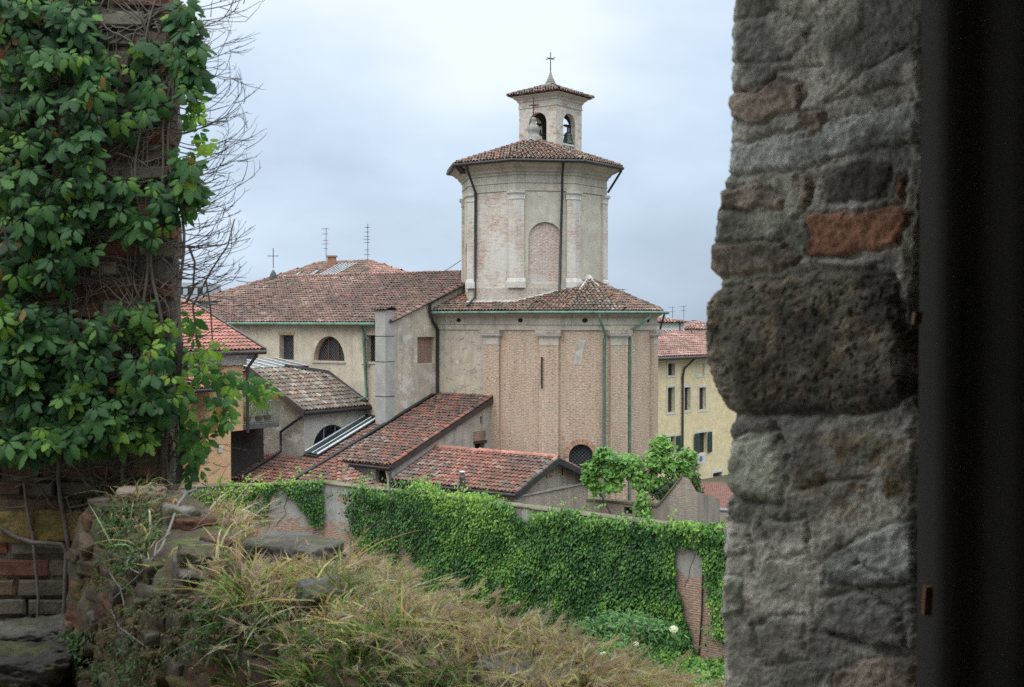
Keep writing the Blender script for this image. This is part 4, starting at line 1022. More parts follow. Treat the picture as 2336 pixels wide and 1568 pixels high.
# ================================================================== YELLOW HOUSE ON THE RIGHT
Yl = 75.0; X0 = (1525 - 1168) / F * Yl
yd = np.array((math.cos(R_(49)), math.sin(R_(49)), 0)); yi = np.array((math.sin(R_(49)), -math.cos(R_(49)), 0)) * 1.0
yi = np.array((-yd[1], yd[0], 0))                   # into the building
yO = np.array((X0, Yl, 0.0))
def ya(px): k = (px - 1168) / F; return (k * yO[1] - yO[0]) / (yd[0] - k * yd[1])
def yz(py, a): return H + dzat(py, yO[1] + yd[1] * a)
yh = thing('yellow_house', 'three-storey yellow house with tall narrow windows to the right of the apse', 'house', (yO[0] + 2, yO[1] + 2, 0))
yzt = H + dzat(815, 75)
wins = [((1523.5, 1539), (829, 857)), ((1590.5, 1606.5), (829, 857)), ((1523, 1539), (884, 941)), ((1561, 1575), (884, 937)), ((1595, 1610), (884, 935)), ((1521, 1541), (996, 1032)), ((1592, 1613), (987, 1034)), ((1627, 1648), (1078, 1112))]
ym = MB(); holes = []
for (xa, xb), (pa, pb) in wins:
    a0, a1 = ya(xa), ya(xb); am = (a0 + a1) / 2; holes.append(rect(a0, a1, yz(pb, am), yz(pa, am)))
aL, aR = -4.0, 27.0
ym.wall(yO, yd, yi, [(aL, 0), (aR, 0), (aR, yzt), (aL, yzt)], holes, .24)
for a in (aL, aR): ym.face([yO + yd * a, yO + yd * a + yi * 9, yO + yd * a + yi * 9 + DZ * yzt, yO + yd * a + yi * 4.5 + DZ * (yzt + 1.33), yO + yd * a + DZ * yzt])
ym.build('wall', m_plaster('yellow_plaster', (.70, .585, .36), (.65, .545, .335), stain=(.54, .44, .26), bare_at=.9, streak=.25, white_at=.95), yh)
mFrame = m_plain('pale_stone_frame', (.52, .52, .50), .8, 0, .1)
for k, h in enumerate(holes):
    (a0, z0), (a1, _), (_, z1), _ = h
    g = MB(); g.face([yO + yd * a + DZ * z + yi * (.08 if k == 1 else .22) for a, z in h])
    w_ = g.build('window', MATS['yellow_plaster'] if k == 1 else mGlass, yh)
    f = MB(); fw = .13
    for q in (rect(a0 - fw, a0, z0 - fw, z1 + fw), rect(a1, a1 + fw, z0 - fw, z1 + fw), rect(a0, a1, z1, z1 + fw), rect(a0, a1, z0 - fw, z0)):
        p = [yO + yd * a + DZ * z for a, z in q]; f.box(p[0] - yi * .03, p[1] - p[0], p[3] - p[0], yi * .04)
    f.build('frame', mFrame, w_)
    if k not in (1, 7):
        f = MB(); am = (a0 + a1) / 2; f.box(yO + yd * (am - .03) + DZ * z0 + yi * .18, yd * .06, yi * .04, DZ * (z1 - z0)); f.build('mullion', m_plain('brown_mullion', (.12, .07, .05), .7), w_)
    if k in (5, 6):
        for a in (a0 - .48, a1 + .0):
            f = MB(); f.box(yO + yd * a + DZ * z0 - yi * .09, yd * .48, -yi * .04, DZ * (z1 - z0))
            for j in range(12): f.box(yO + yd * (a + .05) + DZ * (z0 + .06 + j * (z1 - z0 - .1) / 12) - yi * .135, yd * .38, -yi * .02, DZ * .03)
            f.build('shutter', m_plain('dark_green_shutter', (.022, .06, .045), .6), w_)
yr = Roof(); ov = .55
yr.plane([yO + yd * (aL - .3) - yi * ov + DZ * (yzt + .05), yO + yd * (aR + .3) - yi * ov + DZ * (yzt + .05), yO + yd * (aR + .3) + yi * 4.5 + DZ * (yzt + 1.4), yO + yd * (aL - .3) + yi * 4.5 + DZ * (yzt + 1.4)], yd, 'far', sp=.22, crs=.42)
yr.quad([yO + yd * (aL - .3) + yi * 9.5 + DZ * yzt, yO + yd * (aR + .3) + yi * 9.5 + DZ * yzt, yO + yd * (aR + .3) + yi * 4.5 + DZ * (yzt + 1.39), yO + yd * (aL - .3) + yi * 4.5 + DZ * (yzt + 1.39)], (.3, .16, .12))
yr.ridge(yO + yd * (aL - .3) + yi * 4.5 + DZ * (yzt + 1.43), yO + yd * (aR + .3) + yi * 4.5 + DZ * (yzt + 1.43), 'far', .14)
yr.build('roof', yh)
m_ = MB(); m_.tube([yO + yd * (aL - .3) - yi * (ov + .05) + DZ * (yzt - .06), yO + yd * (aR + .3) - yi * (ov + .05) + DZ * (yzt - .06)], .1, 6); m_.build('gutter', mBoard, yh)
m_ = MB(); ap_ = ya(1555); m_.tube([yO + yd * (ap_ + .7) - yi * ov + DZ * (yzt - .1), yO + yd * (ap_ + .1) - yi * .15 + DZ * (yzt - .75), yO + yd * ap_ - yi * .1 + DZ * (yzt - 1.3), yO + yd * ap_ - yi * .1], .07, 7); m_.build('downpipe', mBoard, yh)
ac = thing('air_conditioner', 'small white air conditioner box on the yellow wall above the vine', 'air conditioner', yO + yd * ya(1588) - yi * .3 + DZ * yz(1055, ya(1588)))
m_ = MB(); q = yO + yd * ya(1582) - yi * .38 + DZ * yz(1056, ya(1588)); m_.box(q, yd * .85, yi * .33, DZ * .55); m_.build('casing', m_plain('white_casing', (.55, .56, .57), .5), ac)
m_ = MB(); cxy = q + yd * .3 + DZ * .28 - yi * .01; m_.face([cxy + yd * .2 * math.cos(a) + DZ * .2 * math.sin(a) for a in np.linspace(0, 2 * math.pi, 13)[:-1]]); m_.build('fan_grille', m_plain('grey_grille', (.15, .15, .15), .6), ac)

# ================================================================== FAR HOUSES AND ANTENNAS
def boxhouse(name, label, cat, px0, px1, pyt, Y, depth, mat, roof=None, style='far', pitch=1.2, pyb=None, ang=0.0):
    a, b = P(px0, pyt, Y), P(px1, pyt, Y); t = thing(name, label, cat, ((a[0] + b[0]) / 2, Y + depth / 2, 0))
    w = b[0] - a[0]; ca, sa = math.cos(ang), math.sin(ang); ux = np.array((ca, sa, 0)); uy = np.array((-sa, ca, 0)); o = np.array((a[0], Y, 0)); zt_ = a[2]
    m_ = MB(); m_.box(o, ux * w, uy * depth, DZ * zt_); m_.build('wall', mat, t)
    if roof:
        r = Roof(); ov = .5; e = [o - ux * ov - uy * ov, o + ux * (w + ov) - uy * ov, o + ux * (w + ov) + uy * (depth + ov), o - ux * ov + uy * (depth + ov)]; e = [p + DZ * (zt_ + .02) for p in e]
        hl = min(w, depth) / 2 - .2
        if w >= depth: m1, m2 = o + ux * hl + uy * depth / 2 + DZ * (zt_ + pitch), o + ux * (w - hl) + uy * depth / 2 + DZ * (zt_ + pitch); pls = ([e[0], e[1], m2, m1], [e[1], e[2], m2], [e[2], e[3], m1, m2], [e[3], e[0], m1])
        else: m1, m2 = o + ux * w / 2 + uy * hl + DZ * (zt_ + pitch), o + ux * w / 2 + uy * (depth - hl) + DZ * (zt_ + pitch); pls = ([e[0], e[1], m1], [e[1], e[2], m2, m1], [e[2], e[3], m2], [e[3], e[0], m1, m2])
        for pl_ in pls: r.plane(pl_, pl_[1] - pl_[0], style, sp=.3, crs=.5)
        r.ridge(m1, m2, style, .14); r.build('roof', t)
    return t, o, ux, uy, w, zt_
wh, o, ux, uy, w, z = boxhouse('white_house', 'distant white house with pinkish hip roof just right of the apse eave', 'house', 1478, 1561, 737, 118, 8, m_plain('white_render', (.66, .67, .68), .9, 0, .05), True, 'far', .42)
m_ = MB(); m_.tube([o + ux * 3.1 - uy * .1, o + ux * 3.1 - uy * .1 + DZ * z], .06, 5); m_.build('downpipe', mIron, wh)
boxhouse('far_house', 'distant pinkish roofed house between the white house and the window jamb', 'house', 1562, 1640, 752, 130, 9, m_plain('pink_render', (.45, .36, .32), .9), True, 'far', .8)
gb_, o, ux, uy, w, z = boxhouse('apartment_block', 'far grey concrete apartment block on the skyline left of the nave', 'apartment block', 395, 466, 645, 210, 12, m_plain('grey_render', (.33, .35, .37), .9, 0, .08))
for k in range(3):
    for j in range(2):
        m_ = MB(); q = o + ux * (.8 + k * 1.7) - uy * .03 + DZ * (z - 2.0 - 2.2 * j); m_.face([q, q + ux * .9, q + ux * .9 + DZ * 1.1, q + DZ * 1.1]); m_.build('window', mGlass, gb_)
boxhouse('apartment_block', 'very far pale flat-roofed building just left of the nave roof', 'apartment block', 470, 560, 676, 260, 14, m_plain('pale_render', (.5, .54, .58), .9, 0, .05))
boxhouse('brick_house', 'low far brick house glimpsed between the orange roof and the nave', 'house', 425, 540, 693, 120, 8, m_plain('far_brick', (.33, .22, .18), .9, 0, .2, 1))
# block of flats with skylight behind the nave
fl = thing('apartment_house', 'apartment house with wide red hip roof and long skylight behind the nave', 'apartment house', (-14.5, 96, 0))
Yq = 92
R1 = P(845, 596, Yq); kq = (728 - 1168) / F; lq = (R1[0] - kq * R1[1]) / (UX - kq * UY); R0 = R1 - DU * lq
run, ez_ = 7.0, 3.1
eF, eR = R1 + DN * run + DU * run - DZ * ez_, R1 - DN * run + DU * run - DZ * ez_
eL, eB = R0 + DN * run - DU * run - DZ * ez_, R0 - DN * run - DU * run - DZ * ez_
r = Roof(); r.plane([eL, eF, R1, R0], eF - eL, 'old', sp=.26, crs=.45); r.plane([eF, eR, R1], eR - eF, 'far', sp=.26, crs=.45); r.plane([eR, eB, R0, R1], eB - eR, 'far', sp=.3, crs=.5); r.plane([eB, eL, R0], eL - eB, 'far', sp=.3, crs=.5)
r.ridge(eF, R1, 'new', .15, .4); r.ridge(R0, R1, 'old', .15, .4); r.build('roof', fl)
cen = (eL + eF + eR + eB) / 4; m_ = MB()
ws = [cen + (p - cen) * .94 for p in (eL, eF, eR, eB)]
for k in range(4):
    a, b = ws[k], ws[(k + 1) % 4]; m_.face([a * (1, 1, 0), b * (1, 1, 0), b - DZ * .1, a - DZ * .1])
m_.build('wall', m_plain('flat_render', (.42, .36, .3), .9), fl)
pln = np.cross(eF - eL, R0 - eL); pln /= np.linalg.norm(pln); pln = pln if pln[2] > 0 else -pln
def onroof(px, py, lift=.12):
    d = np.array(ray(px, py)); c = np.array((0, 0, H)); k = ((eL - c) @ pln) / (d @ pln); return c + d * k + pln * lift
sk = [onroof(*p) for p in ((727, 634), (760, 634), (816, 604), (776, 606))]
m_ = MB(); m_.face(sk); s_ = m_.build('skylight', m_glass('blue_glass', (.05, .065, .075), .2), fl)
m_ = MB()
for k in range(6):
    q = k / 5; m_.tube([sk[0] + (sk[1] - sk[0]) * q + pln * .05, sk[3] + (sk[2] - sk[3]) * q + pln * .05], .035, 4)
m_.build('glazing_bar', m_plain('pale_bar2', (.42, .44, .46), .6), s_)
for pts in (((667, 632), (678, 632), (692, 622), (683, 622)), ((701, 630), (716, 630), (733, 619), (722, 619))):
    p = [onroof(*q, .1) for q in pts]; m_ = MB(); m_.face(p); w_ = m_.build('roof_window', m_plain('sky_pane', (.5, .55, .6), .15), fl)
    f = MB()
    for k in range(4): f.tube([p[k], p[(k + 1) % 4]], .07, 4)
    f.build('frame', mDark, w_)
m_ = MB(); q = onroof(757, 611, 0); m_.box(q - (.3, .3, .5), (.6, 0, 0), (0, .6, 0), (0, 0, 1.3)); m_.box(q + (-.38, -.38, .8), (.76, 0, 0), (0, .76, 0), (0, 0, .12)); m_.build('chimney', m_plain('chimney_brick', (.3, .15, .11), .9), fl)
def antenna(px, pyb, pyt, Y, label, arms, w=.9):
    b_, t_ = P(px, pyb, Y), P(px, pyt, Y); t = thing('television_antenna', label, 'antenna', b_, 'rooftop antennas')
    m_ = MB(); m_.tube([b_ - DZ * .3, t_], .022, 4); m_.build('mast', mIron, t)
    for f, k, a in arms:
        q = b_ + (t_ - b_) * f; e = np.array((math.cos(a), math.sin(a), 0)) * w * k
        m_ = MB(); m_.tube([q - e * .75, q + e * .4], .016, 4)
        for j in range(6):
            c = q - e * .75 + e * 1.15 * j / 5; s = np.array((-e[1], e[0], 0)) / np.linalg.norm(e) * .22; m_.tube([c - s, c + s], .009, 3)
        m_.build('aerial', mIron, t)
antenna(744, 602, 520, Yq + 3, 'thin tall television aerial above the red hip roof, with its arms to the left', [(.97, .5, 0), (.83, .45, 0), (.65, .4, .1), (.55, .45, .2), (.42, .3, 0)])
antenna(839, 596, 511, Yq, 'thin television aerial at the ridge end of the red hip roof', [(.9, .3, .8), (.78, .35, 0), (.66, .4, .2), (.58, .45, .1), (.5, .4, 0), (.3, .3, .4), (.18, .4, 0)])
antenna(1534, 728, 700, 121, 'left of two faint aerials above the far white house', [(.95, .6, 0), (.6, .4, .3)])
antenna(1560, 733, 698, 121, 'right of two faint aerials above the far white house', [(.95, .7, 0), (.7, .5, .3)])
antenna(1421, 668, 660, 66, 'small aerial peeping over the hip of the apse roof', [(.9, .5, .2)], .7)
m_ = MB(); A, Bq = P(905, 628, 70), P(1058, 590, 62)
m_.tube([A + (Bq - A) * q - DZ * (math.sin(math.pi * q) * .55) for q in np.linspace(0, 1, 14)], .018, 4)
setp(m_.build('overhead_cable', mIron), 'thin sagging cable running from the nave ridge to the octagonal tower', 'cable')
# ================================================================== GARDEN WALL, IVY AND THE YARD BEHIND
zW = H - 6.3
gA, gB = P(735, 1102, 46.29), P(1640, 1213, 35.8)
gZ = P(300, 1114, 44.6)
def wl(pt): q = np.array(pt); q[2] = 0; return q
gA, gB, gZ = wl(gA), wl(gB), wl(gZ)
dB = (gB - gA) / np.linalg.norm(gB - gA); gC = gB + dB * 9
nB = np.array((dB[1], -dB[0], 0)); nB = nB if nB[1] < 0 else -nB
dA = (gA - gZ) / np.linalg.norm(gA - gZ); nA = np.array((dA[1], -dA[0], 0)); nA = nA if nA[1] < 0 else -nA
gwall = thing('garden_wall', 'long old garden wall of plaster and brick, half buried in ivy', 'garden wall', (gA + gB) / 2)
m_ = MB()
for a, b, n in ((gZ, gA, nA), (gA, gC, nB)):
    m_.face([a, b, b + DZ * zW, a + DZ * zW]); m_.face([a - n * .4, b - n * .4, b - n * .4 + DZ * zW, a - n * .4 + DZ * zW]); m_.face([a + DZ * zW, b + DZ * zW, b + DZ * zW - n * .4, a + DZ * zW - n * .4])
mGW, nt, b = new_mat('garden_wall'); uv = nd(nt, 'ShaderNodeTexCoord').outputs['UV']
bc, bf = brick_tex(nt, uv, (.33, .15, .10), (.25, .13, .09), (.33, .30, .26), var=.5)
pc = ramp(nt, noise(nt, uv, .8, 6, .65), [(.35, (.33, .32, .30)), (.65, (.26, .245, .225))])
pc = mix(nt, ramp(nt, noise(nt, uv, 1.8, 6, .7, sc3=(2.2, .5, 1)), [(.52, 0.), (.7, .7)]), pc, (.10, .09, .08))
sep = nd(nt, 'ShaderNodeSeparateXYZ'); lk(nt, uv, sep.inputs[0])
hgt = nd(nt, 'ShaderNodeMapRange'); hgt.inputs[1].default_value = 2.0; hgt.inputs[2].default_value = 2.7; hgt.inputs[3].default_value = .22; hgt.inputs[4].default_value = 0.0; lk(nt, sep.outputs[1], hgt.inputs[0])
ad = nd(nt, 'ShaderNodeMath', operation='ADD'); lk(nt, noise(nt, uv, 1.1, 6, .7, sc3=(1, 1.6, 1)), ad.inputs[0]); lk(nt, hgt.outputs[0], ad.inputs[1])
lk(nt, mix(nt, ramp(nt, ad.outputs[0], [(.56, 0.), (.60, .95)]), pc, bc), b.inputs['Base Color']); b.inputs['Roughness'].default_value = .95
bump(nt, b, noise(nt, uv, 8, 6, .7), .4, .02)
m_.build('wall', mGW, gwall)
for a, b_, n in ((gZ, gA, nA), (gA, gC, nB)):
    c = MB(); L_ = np.linalg.norm(b_ - a); k = int(L_ / .5)
    rows = []
    for i in range(k + 1):
        p = a + (b_ - a) * i / k; j = rng.normal(0, .012, 4)
        rows.append([p + n * (.09 + j[0]) + DZ * (zW - .02), p + n * (.08 + j[1]) + DZ * (zW + .015 + j[1]), p - n * .18 + DZ * (zW + .06 + j[2] * 2), p - n * .46 + DZ * (zW + .02 + j[3]), p - n * .46 + DZ * (zW - .02)])
    c.grid(rows, True); c.build('coping', m_plain('mossy_coping', (.13, .12, .075), .95, 0, .5, 1.2), gwall)
m_ = MB(); q = wl(P(1597, 1300, 36.2)); 
def on_wall(px, py, off=0.0):
    d = np.array(ray(px, py)); c = np.array((0, 0, H))
    seg = (gZ, nA) if px < 735 else (gA, nB)
    k = ((seg[0] + seg[1] * off - c) @ seg[1]) / (d @ seg[1]); return c + d * k, seg[1]
m_.tube([on_wall(1604, 1272, .05)[0], on_wall(1603, 1310, .05)[0], on_wall(1601, 1400, .05)[0], on_wall(1593, 1510, .05)[0]], .025, 5)
setp(m_.build('hanging_cable', mDark), 'thin dark cable hanging down the bare strip of the garden wall', 'cable')
def in_px(poly, n):
    poly = [(float(a), float(b)) for a, b in poly]; xs = [p[0] for p in poly]; ys = [p[1] for p in poly]; A, B = np.zeros(0), np.zeros(0)
    while len(A) < n:
        a = rng.uniform(min(xs), max(xs), n * 2); b = rng.uniform(min(ys), max(ys), n * 2)
        wob = 9 * (fbm(a * .05, b * .05, seed=5, o=3) - .5) * 2
        ok = inpoly(a + wob, b + wob * .7, poly); A, B = np.append(A, a[ok]), np.append(B, b[ok])
    return A[:n], B[:n]
def ivy(label, polys, dens, thick, size=(.08, .13), tone=0.0):
    pos, nr, kk = [], [], []
    for poly in polys:
        ar_ = abs(sum(a[0] * b[1] - b[0] * a[1] for a, b in zip(poly, poly[1:] + poly[:1]))) / 2
        A, B = in_px(poly, max(20, int(ar_ * dens)))
        for a, b in zip(A, B):
            p, n = on_wall(a, b, 0)
            pos.append(p); nr.append(n)
    for poly in polys:                       # stray shoots beyond the mass
        for _ in range(max(3, len(poly) * 2)):
            i = rng.integers(len(poly)); a0, b0 = np.array(poly[i], float) + (np.array(poly[(i + 1) % len(poly)]) - poly[i]) * rng.random()
            a, b = a0, b0; dx, dy = rng.normal(0, 2.2), (rng.normal(-2.4, .8) if b0 < 1215 else rng.normal(2.6, 1.0))
            for j in range(rng.integers(5, 13)):
                a += dx + rng.normal(0, 1.2); b += dy * .8; p, n = on_wall(a, b, 0); pos.append(p); nr.append(n)
    pos, nr = np.array(pos), np.array(nr); N = len(pos)
    s = pos[:, 0] * dB[0] + pos[:, 1] * dB[1]
    blg = fbm(s * .9, pos[:, 2] * .9, seed=21, o=3)
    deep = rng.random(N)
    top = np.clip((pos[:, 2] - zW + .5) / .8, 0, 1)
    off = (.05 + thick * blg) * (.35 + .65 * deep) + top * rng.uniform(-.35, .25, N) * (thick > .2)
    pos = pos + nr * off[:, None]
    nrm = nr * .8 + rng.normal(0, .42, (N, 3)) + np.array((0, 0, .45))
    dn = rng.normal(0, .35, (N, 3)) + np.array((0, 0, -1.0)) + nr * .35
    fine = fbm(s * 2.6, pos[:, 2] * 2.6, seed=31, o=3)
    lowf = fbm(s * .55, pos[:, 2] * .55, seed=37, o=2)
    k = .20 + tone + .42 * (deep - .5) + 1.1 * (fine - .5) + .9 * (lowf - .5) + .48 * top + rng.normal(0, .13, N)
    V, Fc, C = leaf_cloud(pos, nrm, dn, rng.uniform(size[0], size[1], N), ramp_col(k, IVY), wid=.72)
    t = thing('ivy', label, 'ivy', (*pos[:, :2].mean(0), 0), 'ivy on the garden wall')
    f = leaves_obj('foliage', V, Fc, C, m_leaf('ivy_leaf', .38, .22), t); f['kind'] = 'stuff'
    for j in range(max(2, N // 2500)):
        m_ = MB(); i = rng.integers(N); p = pos[i] * 1.0; q = [p]
        for _ in range(6): p = p + np.array((rng.normal(0, .12), rng.normal(0, .02), -.28)); q.append(p)
        m_.tube([x - nr[i] * .02 for x in q], .012, 4); m_.build('stem', mIron, t)
ivy('narrow ivy curtain at the left end of the garden wall, beside the brick ruin', [[(425, 1128), (470, 1112), (520, 1100), (575, 1108), (592, 1120), (594, 1190), (560, 1185), (520, 1150), (440, 1150)], [(601, 1108), (618, 1106), (616, 1160), (606, 1194), (598, 1194)], [(560, 1104), (650, 1100), (640, 1124), (560, 1126)]], .13, .3)
ivy('tapering ivy curtain hanging between two bare grey stretches of wall', [[(640, 1106), (665, 1093), (712, 1090), (736, 1098), (737, 1150), (735, 1205), (712, 1196), (690, 1160), (660, 1130)]], .14, .3)
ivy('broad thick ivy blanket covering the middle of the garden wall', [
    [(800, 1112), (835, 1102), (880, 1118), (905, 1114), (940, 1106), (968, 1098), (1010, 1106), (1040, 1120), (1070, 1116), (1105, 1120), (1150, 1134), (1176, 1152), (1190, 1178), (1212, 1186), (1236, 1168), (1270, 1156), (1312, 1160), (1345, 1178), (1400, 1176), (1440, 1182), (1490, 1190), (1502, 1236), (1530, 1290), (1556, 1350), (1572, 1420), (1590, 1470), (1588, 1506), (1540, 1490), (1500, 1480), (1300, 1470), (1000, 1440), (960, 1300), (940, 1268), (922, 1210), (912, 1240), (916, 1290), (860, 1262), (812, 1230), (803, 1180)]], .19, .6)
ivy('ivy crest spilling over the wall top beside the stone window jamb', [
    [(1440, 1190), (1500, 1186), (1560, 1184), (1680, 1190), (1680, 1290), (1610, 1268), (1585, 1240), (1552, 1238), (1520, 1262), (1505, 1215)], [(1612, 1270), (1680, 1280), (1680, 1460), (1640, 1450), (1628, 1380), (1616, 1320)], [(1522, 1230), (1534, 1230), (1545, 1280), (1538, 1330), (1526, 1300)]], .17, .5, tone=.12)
# ground cover at the wall foot
n_ = 5200
a = rng.uniform(1380, 1700, n_); b_ = rng.uniform(1490, 1600, n_)
pos = np.array([P(x, y, 0) if 0 else (lambda d: np.array((0, 0, H)) + np.array(d) * (-H / d[2]))(ray(x, y)) for x, y in zip(a, b_)])
pos[:, 2] = rng.uniform(.05, .45, n_) * (.4 + fbm(pos[:, 0] * 1.2, pos[:, 1] * 1.2, seed=4))
V, Fc, C = leaf_cloud(pos, rng.normal(0, .4, (n_, 3)) + (0, -.4, 1), rng.normal(0, 1, (n_, 3)) + (0, -.5, -.2), rng.uniform(.10, .2, n_), ramp_col(rng.normal(.55, .2, n_), IVY))
setp(leaves_obj('ground_cover', V, Fc, C, m_leaf('ivy_leaf')), 'low green ground cover at the foot of the garden wall', 'ground cover', kind='stuff')
# elder shrub with white umbels
def shrub(name, label, cat, blobs, n, size, stops, tone, wid=.45, leafmat='shrub_leaf', group=None, stems=()):
    pos = []
    for (px, py, Y, rx, rz, w) in blobs:
        c = P(px, py, Y); k = int(n * w); v = rng.normal(0, 1, (k, 3)); v /= np.linalg.norm(v, axis=1, keepdims=True)
        r = rng.random((k, 1)) ** .45; wob = .75 + .5 * vn(v[:, 0] * 2 + px, v[:, 1] * 2, v[:, 2] * 2, 3)[:, None]
        pos.append(c + v * r * wob * np.array((rx, rx * .8, rz)))
    pos = np.vstack(pos); N = len(pos); cen = pos.mean(0)
    out = pos - np.array((cen[0], cen[1] + .3, cen[2])); out /= np.linalg.norm(out, axis=1, keepdims=True) + 1e-6
    k = tone + rng.normal(0, .16, N) + .8 * (fbm(pos[:, 0] * 2.2, pos[:, 1] * 2.2, pos[:, 2] * 2.2, 8, 3) - .5)
    V, Fc, C = leaf_cloud(pos, out * .5 + rng.normal(0, .5, (N, 3)) + (0, -.3, .5), rng.normal(0, .6, (N, 3)) + out * .5 + (0, 0, -.5), rng.uniform(size[0], size[1], N), ramp_col(k, stops), wid=wid)
    t = thing(name, label, cat, (cen[0], cen[1], 0), group)
    f = leaves_obj('foliage', V, Fc, C, m_leaf(leafmat, .5, .3), t); f['kind'] = 'stuff'
    for s in stems: m_ = MB(); m_.tube([P(*q) for q in s], np.linspace(.05, .02, len(s)), 6); m_.build('stem', mIron, t)
    return t
ELD = [(0, (.03, .085, .025)), (.5, (.075, .17, .052)), (1, (.15, .27, .09))]
eld = shrub('elder_shrub', 'bushy elder with grey-green leaves and white flower heads below the ivy', 'shrub', [(1350, 1440, 34.6, .7, .36, .25), (1400, 1418, 34.6, .5, .3, .12), (1450, 1428, 34.2, .8, .36, .25), (1505, 1444, 34.0, .6, .4, .18), (1420, 1480, 33.6, .9, .45, .2)], 2400, (.12, .22), ELD, .5, .42)
for k, (px, py, r) in enumerate(((1537, 1436, .12), (1376, 1494, .10), (1451, 1470, .08))):
    c = P(px, py, 33.3); n_ = 150; v = rng.normal(0, 1, (n_, 3)); v /= np.linalg.norm(v, axis=1, keepdims=True)
    V, Fc, C = leaf_cloud(c + v * r * (1, .8, .8), v, rng.normal(0, 1, (n_, 3)), rng.uniform(.03, .06, n_), np.tile((.72, .70, .58), (n_, 1)), wid=.9)
    leaves_obj('flower_head', V, Fc, C, m_leaf('petal', .6, .3), eld)

# --- stepped brick wall behind, with the grape vine
q0, q1, q2, q3 = P(1338, 1142, 48.2), P(1502, 1140, 46.6), P(1557, 1089, 46.0), P(1563, 1092, 45.9)
d = q1 - q0; d[2] = 0; d /= np.linalg.norm(d); n_in = np.array((-d[1], d[0], 0)); n_in = n_in if n_in[1] > 0 else -n_in
a_of = lambda px: (lambda k: (k * q0[1] - q0[0]) / (d[0] - k * d[1]))((px - 1168) / F)
o = wl(q0); aa = [0, a_of(1502), a_of(1557), a_of(1590)]
zc_ = q0[2]; zt2 = P(1557, 1089, (o + d * aa[2])[1])[2]
sw_ = thing('yard_wall', 'low brick yard wall with ledge and steep sloping end beneath the grape vine', 'wall', o + d * 2)
m_ = MB(); hole = rect(a_of(1424), a_of(1443), P(1430, 1172, 47.4)[2], P(1430, 1156, 47.4)[2])
m_.wall(o, d, n_in, [(0, 0), (aa[3], 0), (aa[3], zt2 - .5), (aa[2] + .25, zt2), (aa[2], zt2), (aa[1], zc_), (0, zc_)], [hole], .3)
m_.face([o + d * aa[3], o + d * aa[3] + n_in * 2.4, o + d * aa[3] + n_in * 2.4 + DZ * (zt2 - 1.1), o + d * aa[3] + DZ * (zt2 - .5)])
m_.build('wall', m_brick('yard_brick', (.29, .21, .16), (.23, .185, .15), (.33, .30, .265), patch=(.27, .245, .21), amt=.44, amt2=.62, dark=.4), sw_)
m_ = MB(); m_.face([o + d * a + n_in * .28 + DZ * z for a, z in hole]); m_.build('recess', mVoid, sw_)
m_ = MB(); m_.box(o - n_in * .06 + DZ * zc_, d * aa[1], n_in * .45, DZ * .08); m_.box(o + d * aa[1] - n_in * .06 + DZ * zc_, d * (aa[2] - aa[1]) + DZ * (zt2 - zc_), n_in * .45, DZ * .09); m_.build('coping', m_plain('mossy_coping', (.15, .14, .085)), sw_)
GV = [(0, (.05, .13, .03)), (.45, (.12, .26, .055)), (1, (.26, .42, .11))]
gv = shrub('grape_vine', 'bright green grape vine sprawling over the yard wall in front of the apse', 'vine',
    [(1352, 1072, 47.5, .42, .42, .10), (1378, 1042, 47.5, .42, .38, .09), (1400, 1078, 47.3, .5, .38, .12), (1360, 1110, 47.3, .25, .4, .04), (1438, 1066, 47.2, .55, .38, .12), (1463, 1092, 47.0, .42, .5, .1), (1466, 1150, 46.4, .24, .55, .08), (1500, 1052, 47, .6, .5, .13), (1510, 1020, 47.2, .5, .38, .09), (1548, 1066, 46.8, .6, .5, .12), (1420, 1045, 47.2, .7, .2, .05), (1395, 1110, 47.2, .5, .2, .04), (1490, 1095, 46.9, .55, .28, .05), (1476, 1180, 46.2, .14, .3, .03), (1340, 1095, 47.4, .2, .25, .03), (1570, 1040, 46.9, .35, .35, .04)], 3300, (.13, .23), GV, .48, .8, 'vine_leaf',
    stems=([(1462, 1182, 46.4), (1470, 1140, 46.5), (1458, 1100, 46.8), (1430, 1075, 47.1), (1380, 1062, 47.3)], [(1405, 1195, 46.9), (1382, 1150, 47.0), (1366, 1120, 47.2), (1360, 1085, 47.3)], [(1458, 1100, 46.8), (1500, 1065, 47), (1550, 1060, 46.8)]))
DK = [(0, (.012, .03, .012)), (.5, (.03, .065, .02)), (1, (.06, .11, .035))]
shrub('bush', 'dark low bush in the yard behind the ledge of the brick wall', 'bush', [(1530, 1112, 52, .9, .45, .5), (1575, 1125, 51, .6, .4, .25), (1505, 1118, 51, .5, .35, .25)], 1500, (.12, .22), DK, .45, .5)
YB = [(0, (.03, .06, .015)), (.5, (.07, .12, .03)), (1, (.13, .19, .05))]
shrub('bush', 'thin olive green bush rising behind the sloping end of the yard wall', 'bush', [(1574, 1060, 49, .3, .75, .5), (1582, 1100, 48.5, .3, .5, .5)], 700, (.1, .18), YB, .45, .5, stems=([(1580, 1160, 48.5), (1576, 1050, 49)],))
